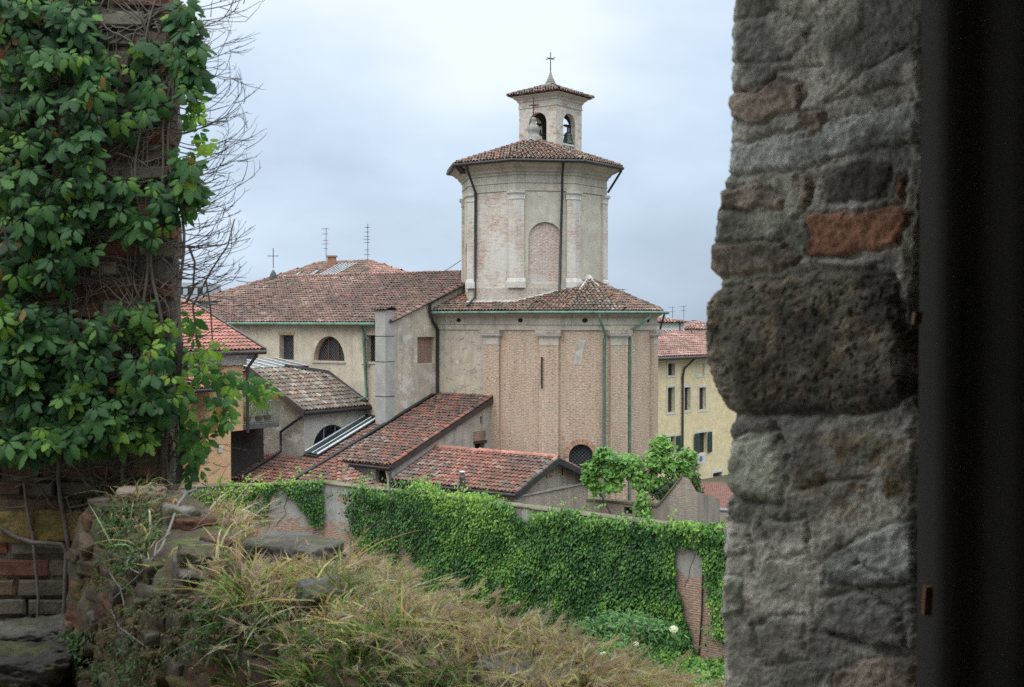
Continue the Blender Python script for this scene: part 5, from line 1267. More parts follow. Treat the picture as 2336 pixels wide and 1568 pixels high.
# lean-to of rusty corrugated sheet
cs_ = thing('corrugated_roof', 'rusty red corrugated lean-to roof at the foot of the yellow house', 'shed', P(1625, 1150, 52) * (1, 1, 0))
A, Bq, Cq, Dq = P(1560, 1098, 66), P(1700, 1104, 64), P(1700, 1166, 51), P(1570, 1160, 51.5)
rows = []
for i in range(2):
    row = []
    for j in range(121):
        q = j / 120; p = (A + (Bq - A) * q) if i == 0 else (Dq + (Cq - Dq) * q); row.append(p + DZ * .035 * math.sin(j * 1.57))
    rows.append(row)
m_ = MB(); m_.grid(rows, True); m_.build('roof', m_plain('rusty_sheet', (.16, .065, .05), .75, .1, .4, 2), cs_)
m_ = MB(); m_.face([Dq * (1, 1, 0), Cq * (1, 1, 0), Cq - DZ * .1, Dq - DZ * .1]); m_.build('wall', mBrickRaw, cs_)
m_ = MB(); g0, g1 = P(1572, 1166, 48.5), P(1690, 1172, 47.5); m_.box(g0, g1 - g0, (0, .5, 0.02), (0, 0, .1)); m_.build('gutter', m_plain('violet_sheet', (.13, .12, .14), .5, .2), cs_)
m_ = MB(); m_.face([wl(g0), wl(g1), g1, g0]); m_.build('front_wall', mBrickShed, cs_)
# ================================================================== THE VIEWER'S BUILDING: room, window wall, jamb
def smooth(x, a, b): t = np.clip((x - a) / (b - a), 0, 1); return t * t * (3 - 2 * t)
mInner = m_plain('dark_inner_plaster', (.46, .43, .38), .95, 0, .25, 3)
ww_ = thing('window_wall', 'thick wall of old stone and brick around the window we look out of', 'wall', (1.5, 1.7, H - 1.6))
Yi, Yo = 1.5, 1.95
XL0, XL1, ZS, ZL = -2.1, -1.9, H - .78, H + 1.35     # left jamb, sill and lintel lie outside the picture
m_ = MB()
for y in (Yi, Yo):
    xl, xr = (XL0, .52) if y == Yi else (XL1, .40)
    m_.face([(-14, y, 0), (xl, y, 0), (xl, y, H + 2.9), (-14, y, H + 2.9)]); m_.face([(xr + .06, y, 0), (14, y, 0), (14, y, H + 2.9), (xr + .06, y, H + 2.9)])
    m_.face([(xl, y, 0), (xr + .06, y, 0), (xr + .06, y, ZS), (xl, y, ZS)]); m_.face([(xl, y, ZL), (xr + .06, y, ZL), (xr + .06, y, H + 2.9), (xl, y, H + 2.9)])
m_.face([(XL0, Yi, ZS), (XL1, Yo, ZS), (XL1, Yo, ZL), (XL0, Yi, ZL)])
m_.face([(XL0, Yi, ZS), (.58, Yi, ZS), (.46, Yo, ZS), (XL1, Yo, ZS)]); m_.face([(XL0, Yi, ZL), (.58, Yi, ZL), (.46, Yo, ZL), (XL1, Yo, ZL)])
m_.build('masonry', m_plain('outer_stone', (.36, .33, .28), .95, 0, .35, 2), ww_)
m_ = MB(); x0, x1, y0, z0, z1 = -3.2, 2.6, -3.5, H - 1.6, H + 2.0
for q in ([(x0, y0, z0), (x1, y0, z0), (x1, y0, z1), (x0, y0, z1)], [(x0, y0, z0), (x0, Yi - .005, z0), (x0, Yi - .005, z1), (x0, y0, z1)], [(x1, y0, z0), (x1, Yi - .005, z0), (x1, Yi - .005, z1), (x1, y0, z1)]): m_.face(q)
setp(m_.build('room_wall', mInner), kind='structure')
m_ = MB(); m_.face([(x0, y0, z0), (x1, y0, z0), (x1, Yi - .005, z0), (x0, Yi - .005, z0)]); setp(m_.build('room_floor', mInner), kind='structure')
m_ = MB(); m_.face([(x0, y0, z1), (x1, y0, z1), (x1, Yi - .005, z1), (x0, Yi - .005, z1)]); setp(m_.build('room_ceiling', mInner), kind='structure')

# the right jamb: splayed reveal of brick and stone, edges and stone outlines traced from image pixels
J0, J1 = np.array((.497, 1.5)), np.array((.330, 1.9))
jd = (J1 - J0) / np.linalg.norm(J1 - J0); jn = np.array((-jd[1], jd[0])); jn = jn if jn[0] < 0 else -jn
def jamb_a(px):    # distance along the reveal at which a picture column meets it
    k = (px - 1168) / F; return (k * J0[1] - J0[0]) / (jd[0] - k * jd[1])
def jz(py, a): return H + dzat(py, J0[1] + jd[1] * a)
far_px = [(-120, 1660), (0, 1657), (150, 1654), (300, 1653), (375, 1653), (410, 1641), (470, 1629), (560, 1613), (612, 1612), (632, 1630), (652, 1628), (690, 1608), (760, 1602), (830, 1609), (880, 1624), (940, 1657), (958, 1660), (1000, 1656), (1100, 1651), (1200, 1646), (1300, 1642), (1400, 1637), (1500, 1640), (1700, 1642)]
near_px = [(-120, 2106), (100, 2105), (200, 2100), (400, 2090), (450, 2080), (540, 2076), (600, 2070), (700, 2061), (900, 2066), (950, 2085), (1100, 2087), (1200, 2095), (1300, 2100), (1400, 2096), (1700, 2090)]
nr_, nc_ = 800, 250
pyr = np.linspace(-560, 1900, nr_)[:, None]
fpx = np.interp(pyr[:, 0], [p[0] for p in far_px], [p[1] for p in far_px])[:, None]; npx = np.interp(pyr[:, 0], [p[0] for p in near_px], [p[1] for p in near_px])[:, None]
fpx = fpx + 2.5 * (fbm(pyr * .06, pyr * 0, seed=3) - .5) * 2 + 3 * (fbm(pyr * .2, pyr * 0, seed=5) - .5)
npx = npx + 5 * (fbm(pyr * .05, pyr * 0, seed=13) - .5) * 2
q = np.linspace(0, 1, nc_)[None, :]
PX = npx + (fpx - npx) * q; PY = np.repeat(pyr, nc_, 1)
Aj = jamb_a(PX); Zj = jz(PY, Aj)
def poly_sd(poly, x, y):
    """signed distance to a polygon, negative inside"""
    n = len(poly); d = np.full(x.shape, 1e9)
    for i in range(n):
        ax, ay = poly[i]; bx, by = poly[(i + 1) % n]; ex, ey = bx - ax, by - ay
        t = np.clip(((x - ax) * ex + (y - ay) * ey) / (ex * ex + ey * ey), 0, 1); d = np.minimum(d, np.hypot(x - ax - ex * t, y - ay - ey * t))
    return np.where(inpoly(x.ravel(), y.ravel(), poly).reshape(x.shape), -d, d)
GRAY, BLU, DRK, RED, BRN, TUF, OCH, GRN = (.42, .405, .37), (.39, .395, .385), (.15, .135, .125), (.31, .16, .11), (.32, .265, .225), (.165, .148, .125), (.34, .275, .18), (.36, .37, .31)
stones = [([(1640, 215), (1780, 182), (1824, 190), (1816, 250), (1720, 285), (1640, 268)], BRN, 8, 10), ([(1880, 230), (2000, 140), (2110, 96), (2110, 178), (2000, 205), (1885, 234)], GRAY, 9, 12),
 ([(1640, 335), (1840, 288), (2110, 214), (2110, 318), (1960, 345), (1830, 385), (1640, 400)], BLU, 10, 12), ([(1872, 395), (1990, 370), (2032, 380), (2012, 452), (1880, 462)], DRK, 4, 8),
 ([(2036, 408), (2068, 398), (2060, 456), (2040, 462)], RED, 5, 6), ([(1630, 428), (1720, 418), (1786, 450), (1782, 480), (1630, 480)], BRN, 10, 10), ([(1824, 400), (1850, 398), (1853, 476), (1822, 480)], BRN, 5, 7),
 ([(1838, 490), (2050, 468), (2072, 482), (2054, 562), (1960, 576), (1838, 590)], RED, 9, 7), ([(1590, 556), (1780, 545), (1828, 588), (1810, 610), (1700, 630), (1590, 640)], BRN, 12, 12),
 ([(1590, 668), (1720, 640), (1850, 621), (1985, 614), (2046, 640), (2064, 750), (2070, 880), (2040, 932), (1900, 945), (1740, 950), (1640, 944), (1590, 880)], TUF, 18, 26),
 ([(1630, 958), (1750, 956), (1772, 986), (1680, 1012), (1630, 1004)], DRK, 5, 8), ([(1630, 1042), (1700, 985), (1770, 985), (1802, 1040), (1792, 1150), (1680, 1152), (1630, 1100)], GRN, 12, 26),
 ([(1870, 1290), (1960, 1225), (2090, 1182), (2095, 1330), (2000, 1345), (1880, 1332)], BLU, 9, 16),
 ([(1850, 1372), (1960, 1340), (2060, 1400), (2072, 1482), (1960, 1466), (1862, 1442)], GRAY, 12, 18), ([(1900, 1532), (2000, 1492), (2110, 1500), (2110, 1640), (1900, 1640)], BRN, 10, 16),
 ([(1630, 1192), (1716, 1190), (1722, 1272), (1630, 1266)], GRAY, 9, 14), ([(1620, 1312), (1692, 1320), (1692, 1402), (1620, 1424)], GRN, 6, 12), ([(1630, 60), (1760, 20), (1850, 60), (1800, 140), (1630, 150)], GRAY, 5, 20),
 ([(1830, 250), (1875, 245), (1870, 300), (1832, 315)], BRN, 5, 8), ([(1720, 1420), (1830, 1400), (1850, 1500), (1740, 1520)], GRAY, 8, 20), ([(1740, 1190), (1840, 1180), (1850, 1270), (1760, 1280)], GRAY, 6, 16), ([(1850, 590), (1990, 582), (2040, 598), (1990, 608), (1850, 612)], GRAY, 4, 6)]
wx, wy = PX + 14 * (fbm(PX * .03, PY * .03, seed=41) - .5) * 2, PY + 12 * (fbm(PX * .03, PY * .03, seed=43) - .5) * 2
wx, wy = wx + 5 * (fbm(PX * .12, PY * .12, seed=45) - .5) * 2, wy + 5 * (fbm(PX * .12, PY * .12, seed=47) - .5) * 2
hgt = (fbm(PX * .018, PY * .018, seed=51, o=5) - .5) * 22 + (fbm(PX * .09, PY * .09, seed=53, o=4) - .5) * 9
mor = np.array((.42, .405, .37)); gz_ = fbm(PX * .02, PY * .02, seed=61, o=5)[..., None]; fn_ = fbm(PX * .16, PY * .16, seed=63, o=4)[..., None]
Cj = mor * (.66 + .68 * gz_) * (.7 + .6 * fn_)
green = smooth(fbm(PX * .012, PY * .012, seed=67, o=5), .52, .66)[..., None]; Cj = Cj * (1 - .45 * green) + np.array((.25, .275, .20)) * .45 * green
for poly, c, up_h, w in stones:
    sd = poly_sd(poly, wx, wy); m = smooth(-sd, -7, 9); body = smooth(-sd, 0, w)
    rough_n = (fbm(PX * .05, PY * .05, seed=71 + len(poly), o=5) - .5)
    hgt = hgt * (1 - .5 * m) + m * (body * up_h * .6 + rough_n * 12) - (9 if c is TUF else 5) * np.exp(-(np.clip(sd, -20, 40) / 5.5) ** 2)
    if c is TUF:
        pit = smooth(fbm(PX * .085, PY * .085, seed=77, o=3), .52, .68); hgt = hgt - m * pit * 4.5
    cn_ = np.array(c) * (.68 + .66 * fbm(PX * .045, PY * .045, seed=81 + len(poly), o=5)[..., None]) * (.7 + .6 * fn_)
    if c is TUF: cn_ = cn_ + np.array((.05, .028, .006)) * smooth(fbm(PX * .03, PY * .03, seed=83, o=4), .5, .7)[..., None]
    Cj = Cj * (1 - m[..., None]) + cn_ * m[..., None]
    cr_k = np.exp(-(np.clip(sd, -20, 40) / 4.5) ** 2)[..., None]; Cj = Cj * (1 - .22 * cr_k)
och = smooth(-poly_sd([(1830, 975), (1960, 965), (2085, 990), (2095, 1160), (2000, 1200), (1900, 1190), (1790, 1130), (1800, 1030)], wx, wy), -15, 70)[..., None] * smooth(fbm(PX * .025, PY * .025, seed=131, o=4), .38, .62)[..., None]
Cj = Cj * (1 - .75 * och) + np.array((.25, .165, .065)) * (.55 + .9 * fn_) * .75 * och
for pts, wd_, dp_ in (([(1662, 205), (1720, 212), (1790, 160), (1860, 150)], 5, 12), ([(1650, 1128), (1690, 1140), (1735, 1152)], 7, 12), ([(1960, 1288), (2010, 1305), (2060, 1340)], 6, 10), ([(1900, 1452), (1990, 1478), (2078, 1492)], 8, 14), ([(1830, 1118), (1880, 1095), (1930, 1098), (1990, 1090)], 8, 12), ([(1860, 410), (1848, 470), (1820, 500)], 6, 10), ([(1700, 330), (1760, 300), (1800, 296)], 5, 9), ([(1650, 1170), (1700, 1250), (1730, 1300)], 8, 9)):
    d = np.full(PX.shape, 1e9)
    for (ax, ay), (bx, by) in zip(pts, pts[1:]):
        ex, ey = bx - ax, by - ay; t = np.clip(((wx - ax) * ex + (wy - ay) * ey) / (ex * ex + ey * ey), 0, 1); d = np.minimum(d, np.hypot(wx - ax - ex * t, wy - ay - ey * t))
    hgt = hgt - dp_ * np.exp(-(d / wd_) ** 2)
hgt = hgt - 18 * smooth(q, .93, 1.0) ** 2 - 10 * smooth(1 - q, .95, 1.0) ** 2
hm = hgt * .0006
Vj = np.stack([J0[0] + jd[0] * Aj + jn[0] * hm, J0[1] + jd[1] * Aj + jn[1] * hm, Zj], -1)
# the far edge wraps round on to the outer face, the near edge turns into the room
ext = 14; back = np.repeat(Vj[:, -1:, :], ext, 1).copy(); kx = np.linspace(0, 1, ext + 1)[1:]
back[..., 0] += .22 * kx ** 1.3; back[..., 1] += .05 * np.sin(np.minimum(kx * 2.2, 1.57)) + .012 * (fbm(Zj[:, -1:] * 9 + kx * 3, kx[None] * 4, seed=9) - .5)
front = np.repeat(Vj[:, :1, :], 5, 1).copy(); kf = np.linspace(1, 0, 6)[:-1]; front[..., 0] += .10 * kf; front[..., 1] += -.004 * kf
blot = fbm(PX * .011, PY * .011, seed=141, o=5)[..., None]; Cj = Cj * np.array((1.04, 1.01, .97)) * (.62 + .76 * smooth(blot, .36, .62))
Vall = np.concatenate([front, Vj, back], 1); Call = np.concatenate([np.repeat(Cj[:, :1], 5, 1) * .8, Cj, np.repeat(Cj[:, -1:], ext, 1)], 1)
R2, C2 = Vall.shape[:2]; idx = np.arange(R2 * C2).reshape(R2, C2)
Fj = np.stack([idx[:-1, :-1], idx[:-1, 1:], idx[1:, 1:], idx[1:, :-1]], -1).reshape(-1, 4)
mJ = m_attr('jamb_stone', rough=.95, var=.25, sc=60, bmp=.003, spec=.12)
jo = arrays_obj('jamb', Vall.reshape(-1, 3), Fj, mJ, ww_, Call.reshape(-1, 3), smooth=True)
jo['label'] = 'rough reveal of mixed brick, tuff and grey stone'
# dark timber window frame against the inner edge
fr_ = thing('window_frame', 'dark weathered timber window frame inside the stone jamb', 'window frame', (.56, 1.45, H - .78))
mTim = m_plain('dark_timber', (.045, .039, .033), .85, 0, .3, 2)
mTim = m_plain('dark_timber', (.27, .24, .20), .9, 0, .3, 2)
m_ = MB(); rows = []
for z in (H - .78, H + 1.35): rows.append([(x, y, z) for x, y in ((.500, 1.492), (.506, 1.455), (.514, 1.438), (.528, 1.43), (.545, 1.425), (.558, 1.412), (.570, 1.392), (.584, 1.378), (.600, 1.372), (.612, 1.374), (.624, 1.382), (.633, 1.40), (.634, 1.495))])
m_.grid(rows, True); m_.build('stile', mTim, fr_)
m_ = MB(); m_.box((.637, 1.36, H - .78), (.5, 0, 0), (0, .13, 0), (0, 0, 2.13)); m_.build('board', m_plain('brown_timber', (.24, .205, .165), .9, 0, .3, 2), fr_)
for py, hh_ in ((1372, .034), (726, .014)):
    p = P(2116 if py > 1000 else 2092, py, 1.425); m_ = MB(); m_.box(p - (.004, 0, hh_ / 2), (.009, 0, 0), (0, .01, 0), (.002, 0, hh_)); m_.build('hinge_pin', m_plain('orange_rust', (.17, .08, .04), .8, .1, .4, 60), fr_)

# ================================================================== RUINED BRICK WALL WITH CREEPER (left)
YP = 4.6
ruin = thing('brick_ruin', 'tall stump of ruined brick wall under the creeper on the left', 'wall', (-1.9, YP + .2, H - 2.2))
def build_bricks(x0, x1fn, z0, z1, colour_fn):
    V, Fc, C = [], [], []; n = 0; z = z0; row = 0
    while z < z1:
        bh = .055 + rng.uniform(-.004, .008); gap = .016 + rng.uniform(-.003, .006); x = x0 - rng.uniform(0, .2); xe = x1fn(z)
        while x < xe:
            bl = rng.choice([.245, .245, .12, .18]) + rng.uniform(-.015, .02); xb = min(x + bl, xe + rng.uniform(-.02, .012))
            if xb - x > .03 and rng.random() > .05:
                dep = rng.normal(0, .007); e = .006
                tilt = rng.normal(0, .003)
                def ring(ins, y): return [(x + ins, y, z + ins + tilt), (xb - ins, y, z + ins - tilt), (xb - ins, y, z + bh - ins - tilt), (x + ins, y, z + bh - ins + tilt)]
                pts = np.array(ring(e, YP - .012 + dep) + ring(0, YP - .004 + dep) + ring(-.001, YP + .09)) + rng.normal(0, .0022, (12, 3))
                f = np.array([(0, 1, 2, 3)] + [(a + o, a + o + 4, (a + 1) % 4 + o + 4, (a + 1) % 4 + o) for o in (0, 4) for a in range(4)])
                V.append(pts); Fc.append(f + n); C.append(np.tile(colour_fn((x + xb) / 2, z), (12, 1))); n += 12
            x = xb + .012 + rng.uniform(-.003, .006)
        z += bh + gap; row += 1
    return np.vstack(V), np.vstack(Fc), np.vstack(C)
BRK = np.array([(.24, .10, .07), (.19, .095, .07), (.17, .12, .095), (.20, .145, .11), (.28, .125, .08), (.16, .135, .115), (.20, .18, .155), (.12, .085, .07)])
def bcol(x, z):
    c = BRK[rng.integers(len(BRK))] * rng.uniform(.5, .95); g = float(fbm(np.array([x * 2.5]), np.array([z * 2.5]), seed=17)[0])
    return c * (1 - .6 * (g > .52)) + np.array((.12, .11, .095)) * .6 * (g > .52)
xr_ = lambda z: P(394, 500, YP)[0] + .018 * (float(fbm(np.array([z * 6]), np.array([0.]), seed=2)[0]) - .5) * 2
V, Fc, C = build_bricks(P(-260, 0, YP)[0], xr_, H - 2.1, H + 1.55, bcol)
mNB = m_attr('ruin_brick', rough=.95, var=.42, sc=26, bmp=.006, spec=.1)
arrays_obj('brickwork', V, Fc, mNB, ruin, C)
gx = np.linspace(P(-280, 0, YP)[0], P(394, 500, YP)[0] - .008, 130); gzz = np.linspace(H - 2.15, H + 1.6, 300); GX, GZ = np.meshgrid(gx, gzz)
dep = YP + .004 - .05 * np.clip(fbm(GX * 7, GZ * 9, seed=5, o=5) - .45, -.2, .3) - .006 * (fbm(GX * 40, GZ * 40, seed=6, o=2) - .5); dep[:, -1] = YP + .14
GX2 = GX.copy(); jit_ = .022 * (fbm(GZ[:, -1] * 7, GZ[:, -1] * 0, seed=2, o=3) - .5) * 2; GX2[:, -1] += .004 + jit_; GX2[:, -2] += jit_; GX2[:, -3] += jit_
idx = np.arange(GX.size).reshape(GX.shape)
cm = np.array((.135, .122, .104)) * (.55 + .9 * fbm(GX * 14, GZ * 14, seed=7, o=4)[..., None])
arrays_obj('mortar', np.stack([GX2, dep, GZ], -1).reshape(-1, 3), np.stack([idx[:-1, :-1], idx[:-1, 1:], idx[1:, 1:], idx[1:, :-1]], -1).reshape(-1, 4), m_attr('ruin_mortar', .95, .4, 30, .008, .1), ruin, cm.reshape(-1, 3), smooth=True)
def rock_geo(c, size, rot, colr, seed, rough=.18, sub=20):
    """broken block: rounded box pushed about by noise"""
    u = np.linspace(-1, 1, sub); V, Fc, n = [], [], 0
    for ax in range(3):
        for sg in (-1, 1):
            a, b = np.meshgrid(u, u); p = np.zeros((sub, sub, 3)); p[..., ax] = sg; p[..., (ax + 1) % 3] = a; p[..., (ax + 2) % 3] = b * sg
            i = np.arange(sub * sub).reshape(sub, sub); V.append(p.reshape(-1, 3)); Fc.append(np.stack([i[:-1, :-1], i[:-1, 1:], i[1:, 1:], i[1:, :-1]], -1).reshape(-1, 4) + n); n += sub * sub
    V, Fc = np.vstack(V), np.vstack(Fc)
    V = V / (np.sum(np.abs(V) ** 9, 1, keepdims=True) ** (1 / 9))
    s = np.array(size) / 2
    k = 1 + rough * 2 * (fbm(V[:, 0] * 1.3 + seed, V[:, 1] * 1.3, V[:, 2] * 1.3, seed, 3) - .5)[:, None] + rough * 1.1 * (fbm(V[:, 0] * 3.5, V[:, 1] * 3.5 + seed, V[:, 2] * 3.5, seed + 3, 4) - .5)[:, None] + .10 * (fbm(V[:, 0] * 9, V[:, 1] * 9 + seed, V[:, 2] * 9, seed + 4, 3) - .5)[:, None]
    V = V * k * s
    M = np.array(Euler(rot).to_matrix()); V = V @ M.T + np.array(c)
    g = fbm(V[:, 0] * 16, V[:, 1] * 16, V[:, 2] * 16, seed + 5, 4)[:, None]; C = np.array(colr) * (.45 + 1.1 * g)
    moss = smooth(fbm(V[:, 0] * 9, V[:, 1] * 9, V[:, 2] * 9, seed + 9, 4), .50, .6)[:, None] * .6
    return V, Fc, C * (1 - moss) + np.array((.085, .088, .035)) * moss
def rock(name, label, cat, c, size, rot, colr, seed, group=None, rough=.18, sub=26, parent=None, mat=None):
    V, Fc, C = rock_geo(c, size, rot, colr, seed, rough, sub)
    o = arrays_obj(name, V, Fc, mat or m_attr('rubble', .95, .4, 28, .006, .1), parent, C, smooth=True)
    if parent is None: setp(o, label, cat, group)
    return o
for k, (px, py, w, h, c) in enumerate(((142, 1197, .17, .125, (.21, .155, .062)), (40, 1200, .14, .12, (.19, .145, .065)))):   # yellow tuff blocks in the brickwork
    o = rock('tuff_block', '', '', P(px, py, YP + .02), (w * 1.15, .09, h), (0, 0, 0), c, 60 + k, rough=.05, parent=ruin, mat=m_attr('ruin_brick')); o['label'] = 'yellow tuff block set in the dark brickwork'

# ---- low ruined wall running from the stump towards the window
crest_px = [(352, 1120, 4.64), (400, 1124, 4.45), (480, 1178, 4.15), (560, 1236, 3.75), (700, 1282, 3.5), (800, 1332, 3.25), (940, 1400, 2.95), (1050, 1462, 2.75), (1250, 1506, 2.6), (1450, 1570, 2.4), (1640, 1650, 2.2), (1760, 1700, 2.06)]
cp = np.array([P(*p) for p in crest_px]); nv_, prof = 260, [(-.30, -1.3), (-.26, -.7), (-.2, -.3), (-.12, -.08), (-.05, -.015), (0, 0), (.08, .0), (.16, -.01), (.23, -.03), (.28, -.08), (.31, -.18), (.33, -.34), (.35, -.55), (.37, -.8), (.40, -1.1), (.44, -1.5), (.5, -2.1)]
nw_ = 110
tt = np.linspace(0, len(cp) - 1, nv_); cv = np.stack([np.interp(tt, np.arange(len(cp)), cp[:, i]) for i in range(3)], 1)
Nm = np.array((-.82, -.57)); pw_ = np.interp(np.linspace(0, len(prof) - 1, nw_), np.arange(len(prof)), [p[0] for p in prof]); pz_ = np.interp(np.linspace(0, len(prof) - 1, nw_), np.arange(len(prof)), [p[1] for p in prof])
MX = cv[:, None, 0] + Nm[0] * pw_[None]; MY = cv[:, None, 1] + Nm[1] * pw_[None]; MZ = cv[:, None, 2] + pz_[None]
b1 = fbm(MX * 4, MY * 4, MZ * 4, 91, 4) - .5; b2 = fbm(MX * 14, MY * 14, MZ * 14, 93, 4) - .5; b3 = fbm(MX * 40, MY * 40, MZ * 40, 95, 3) - .5
face_k = smooth(pw_, .25, .36)[None]
disp = .11 * b1 + .05 * b2 + .016 * b3
MX = MX + Nm[0] * disp * face_k * 1.0; MY = MY + Nm[1] * disp * face_k; MZ = MZ + disp * (1 - face_k) * .45
MV = np.stack([MX, MY, MZ], -1)
mc = np.array((.095, .08, .06)) * (.5 + 1.0 * fbm(MX * 12, MY * 12, MZ * 12, 97, 4)[..., None])
redk = smooth(fbm(MX * 7, MY * 7, MZ * 7, 99, 3), .54, .62)[..., None] * face_k[..., None]; mc = mc * (1 - .7 * redk) + np.array((.15, .075, .05)) * .7 * redk
mossk = smooth(fbm(MX * 5, MY * 5, MZ * 5, 101, 4), .48, .6)[..., None]; mc = mc * (1 - .75 * mossk) + np.array((.085, .085, .035)) * .75 * mossk
idx = np.arange(nv_ * nw_).reshape(nv_, nw_); Fm = np.stack([idx[:-1, :-1], idx[:-1, 1:], idx[1:, 1:], idx[1:, :-1]], -1).reshape(-1, 4)
low = thing('ruined_wall', 'low crumbling wall top overgrown with dry grass running towards the window', 'wall', (-.8, 3.4, H - 2.6))
arrays_obj('rubble_core', MV.reshape(-1, 3), Fm, m_attr('rubble', .95, .4, 28, .006, .1), low, mc.reshape(-1, 3), smooth=True)
bvh = BVHTree.FromPolygons([Vector(v) for v in MV.reshape(-1, 3)], Fm.tolist())
def hit(px, py, lift=0.0):
    d = ray(px, py); h = bvh.ray_cast(Vector((0, 0, H)), d)
    if h[0] is None or h[0].y > YP: return (P(px, py, YP - .02), np.array((0, -1., 0)))
    n = np.array(h[1]); n = n if n @ np.array(d) < 0 else -n; return np.array(h[0]) + n * lift, n
# broken bricks and stones bedded in its near face
V, Fc, C, n = [], [], [], 0; dl = np.array((.545, -.838, 0)); nl = np.array((-.838, -.545, 0)); yaw = math.atan2(dl[1], dl[0])
RUB = np.vstack([BRK * .95, BRK * .9, BRK[:2], [(.17, .16, .14), (.21, .195, .17), (.13, .12, .105), (.19, .165, .13), (.24, .22, .19)]])
for r in range(25):
    z = H - .70 - r * .056 + rng.normal(0, .006); s = rng.uniform(0, .08)
    while s < 3.0:
        bl = rng.choice([.20, .11, .15, .08, .24]); base = np.array((-1.62, 4.62, 0)) + dl * (s + bl / 2); base[2] = z + rng.normal(0, .010)
        h = bvh.ray_cast(Vector(base + nl * 1.2), Vector(-nl), 3.0); px_, py_ = proj(base)
        if h[0] is not None and rng.random() > (.04 if px_ < 640 else .4):
            hh_ = rng.uniform(.045, .066); c = np.array(h[0]) - nl * (.040 - rng.uniform(-.014, .014))
            v_, f_, c_ = rock_geo(c, (bl, .11, hh_), (rng.normal(0, .10), rng.normal(0, .09), yaw + rng.normal(0, .12)), (RUB[rng.integers(len(RUB))] * .55 + np.array((.085, .07, .055)) * .45) * rng.uniform(.5, .95), int(rng.integers(900)), .13, 9)
            V.append(v_); Fc.append(f_ + n); C.append(c_); n += len(v_)
        s += bl + .012 + rng.uniform(0, .02)
arrays_obj('rubble', np.vstack(V), np.vstack(Fc), m_attr('rubble', .95, .4, 28, .006, .1), low, np.vstack(C), smooth=True)
def rk(label, px, py, size, rot, c, seed, sink=.3, rough=.18):
    p, nn = hit(px, py); rock('stone', label, 'stone', p - nn * size[2] * sink * .5, size, rot, c, seed, 'loose stones on the ruined wall', rough)
rk('flat grey stone slab lying on the wall crest amid dry grass', 668, 1272, (.25, .19, .085), (.03, .05, -.5), (.105, .10, .09), 5, -.3, .09)
rk('upright grey stone beside the grey stick, at the head of the wall', 402, 1196, (.12, .13, .20), (0, .1, .4), (.15, .14, .125), 9, .5, .12)
rk('squat beige stone on top of the low wall where it meets the brick stump', 322, 1134, (.17, .14, .08), (.05, .05, .2), (.21, .17, .135), 12, .2, .12)
rk('dark rounded stone half hidden by grass below the flat slab', 725, 1385, (.11, .12, .15), (.2, 0, .3), (.10, .10, .09), 14, .2)
rk('broad mossy stone at the bottom edge among grass tufts', 1035, 1528, (.17, .13, .06), (.1, .1, -.6), (.13, .13, .12), 23, .3)
rk('low mossy rock with lichen showing through the grass at the lower right', 1215, 1545, (.20, .15, .07), (.1, .1, -.6), (.15, .15, .14), 37, .2)
rk('angular dark stone in the wall face below the grey stone', 445, 1290, (.13, .12, .16), (.1, .15, .3), (.095, .085, .08), 27, .4)
rk('small squarish brick-brown stone in the wall face right of the stick', 520, 1330, (.09, .09, .12), (.1, .5, .7), (.12, .09, .07), 31, .4)
for k, (px, py, Y, s, lab) in enumerate(((60, 1466, 4.42, (.36, .24, .13), 'pale worn stone block at the foot of the brick stump'), (45, 1540, 4.2, (.36, .26, .17), 'dark wet stone block in the lower left corner'))):
    rock('stone_block', lab, 'stone', P(px, py, Y), s, (.05, 0, .1), ((.10, .096, .088), (.05, .048, .046))[k], 43 + k, 'fallen blocks under the brick stump', .3, 50)
# ---- grass
def blades(pos, dirs, ln, wid, droop, colr, side):
    N = len(pos); ts = np.array([0, .3, .6, .85, 1.0]); wp = np.array([.7, 1, .8, .45, .05]); V = []
    for t, w in zip(ts, wp):
        c = pos + dirs * (ln * t)[:, None] + droop * (ln * t * t)[:, None]
        V += [c - side * (wid * w)[:, None], c + side * (wid * w)[:, None]]
    V = np.stack(V, 1).reshape(-1, 3); qd = np.array([(2 * k, 2 * k + 1, 2 * k + 3, 2 * k + 2) for k in range(4)])
    return V, (qd[None] + (np.arange(N) * 10)[:, None, None]).reshape(-1, 4), np.repeat(colr, 10, 0)
def sample(n, wlo, whi, vlo=0.0, vhi=1.0):
    v = rng.uniform(vlo, vhi, n) * (nv_ - 1.001); w = np.interp(rng.uniform(wlo, whi, n), pw_, np.arange(nw_)); i, j = v.astype(int), np.minimum(w.astype(int), nw_ - 2)
    return MV[i, j] + (MV[i, j + 1] - MV[i, j]) * (w - j)[:, None] + (MV[np.minimum(i + 1, nv_ - 1), j] - MV[i, j]) * (v - i)[:, None]
GCOL = np.array([(.46, .345, .235), (.42, .285, .215), (.38, .24, .22), (.58, .50, .38), (.14, .24, .08), (.085, .16, .045), (.26, .36, .19), (.27, .165, .12)])
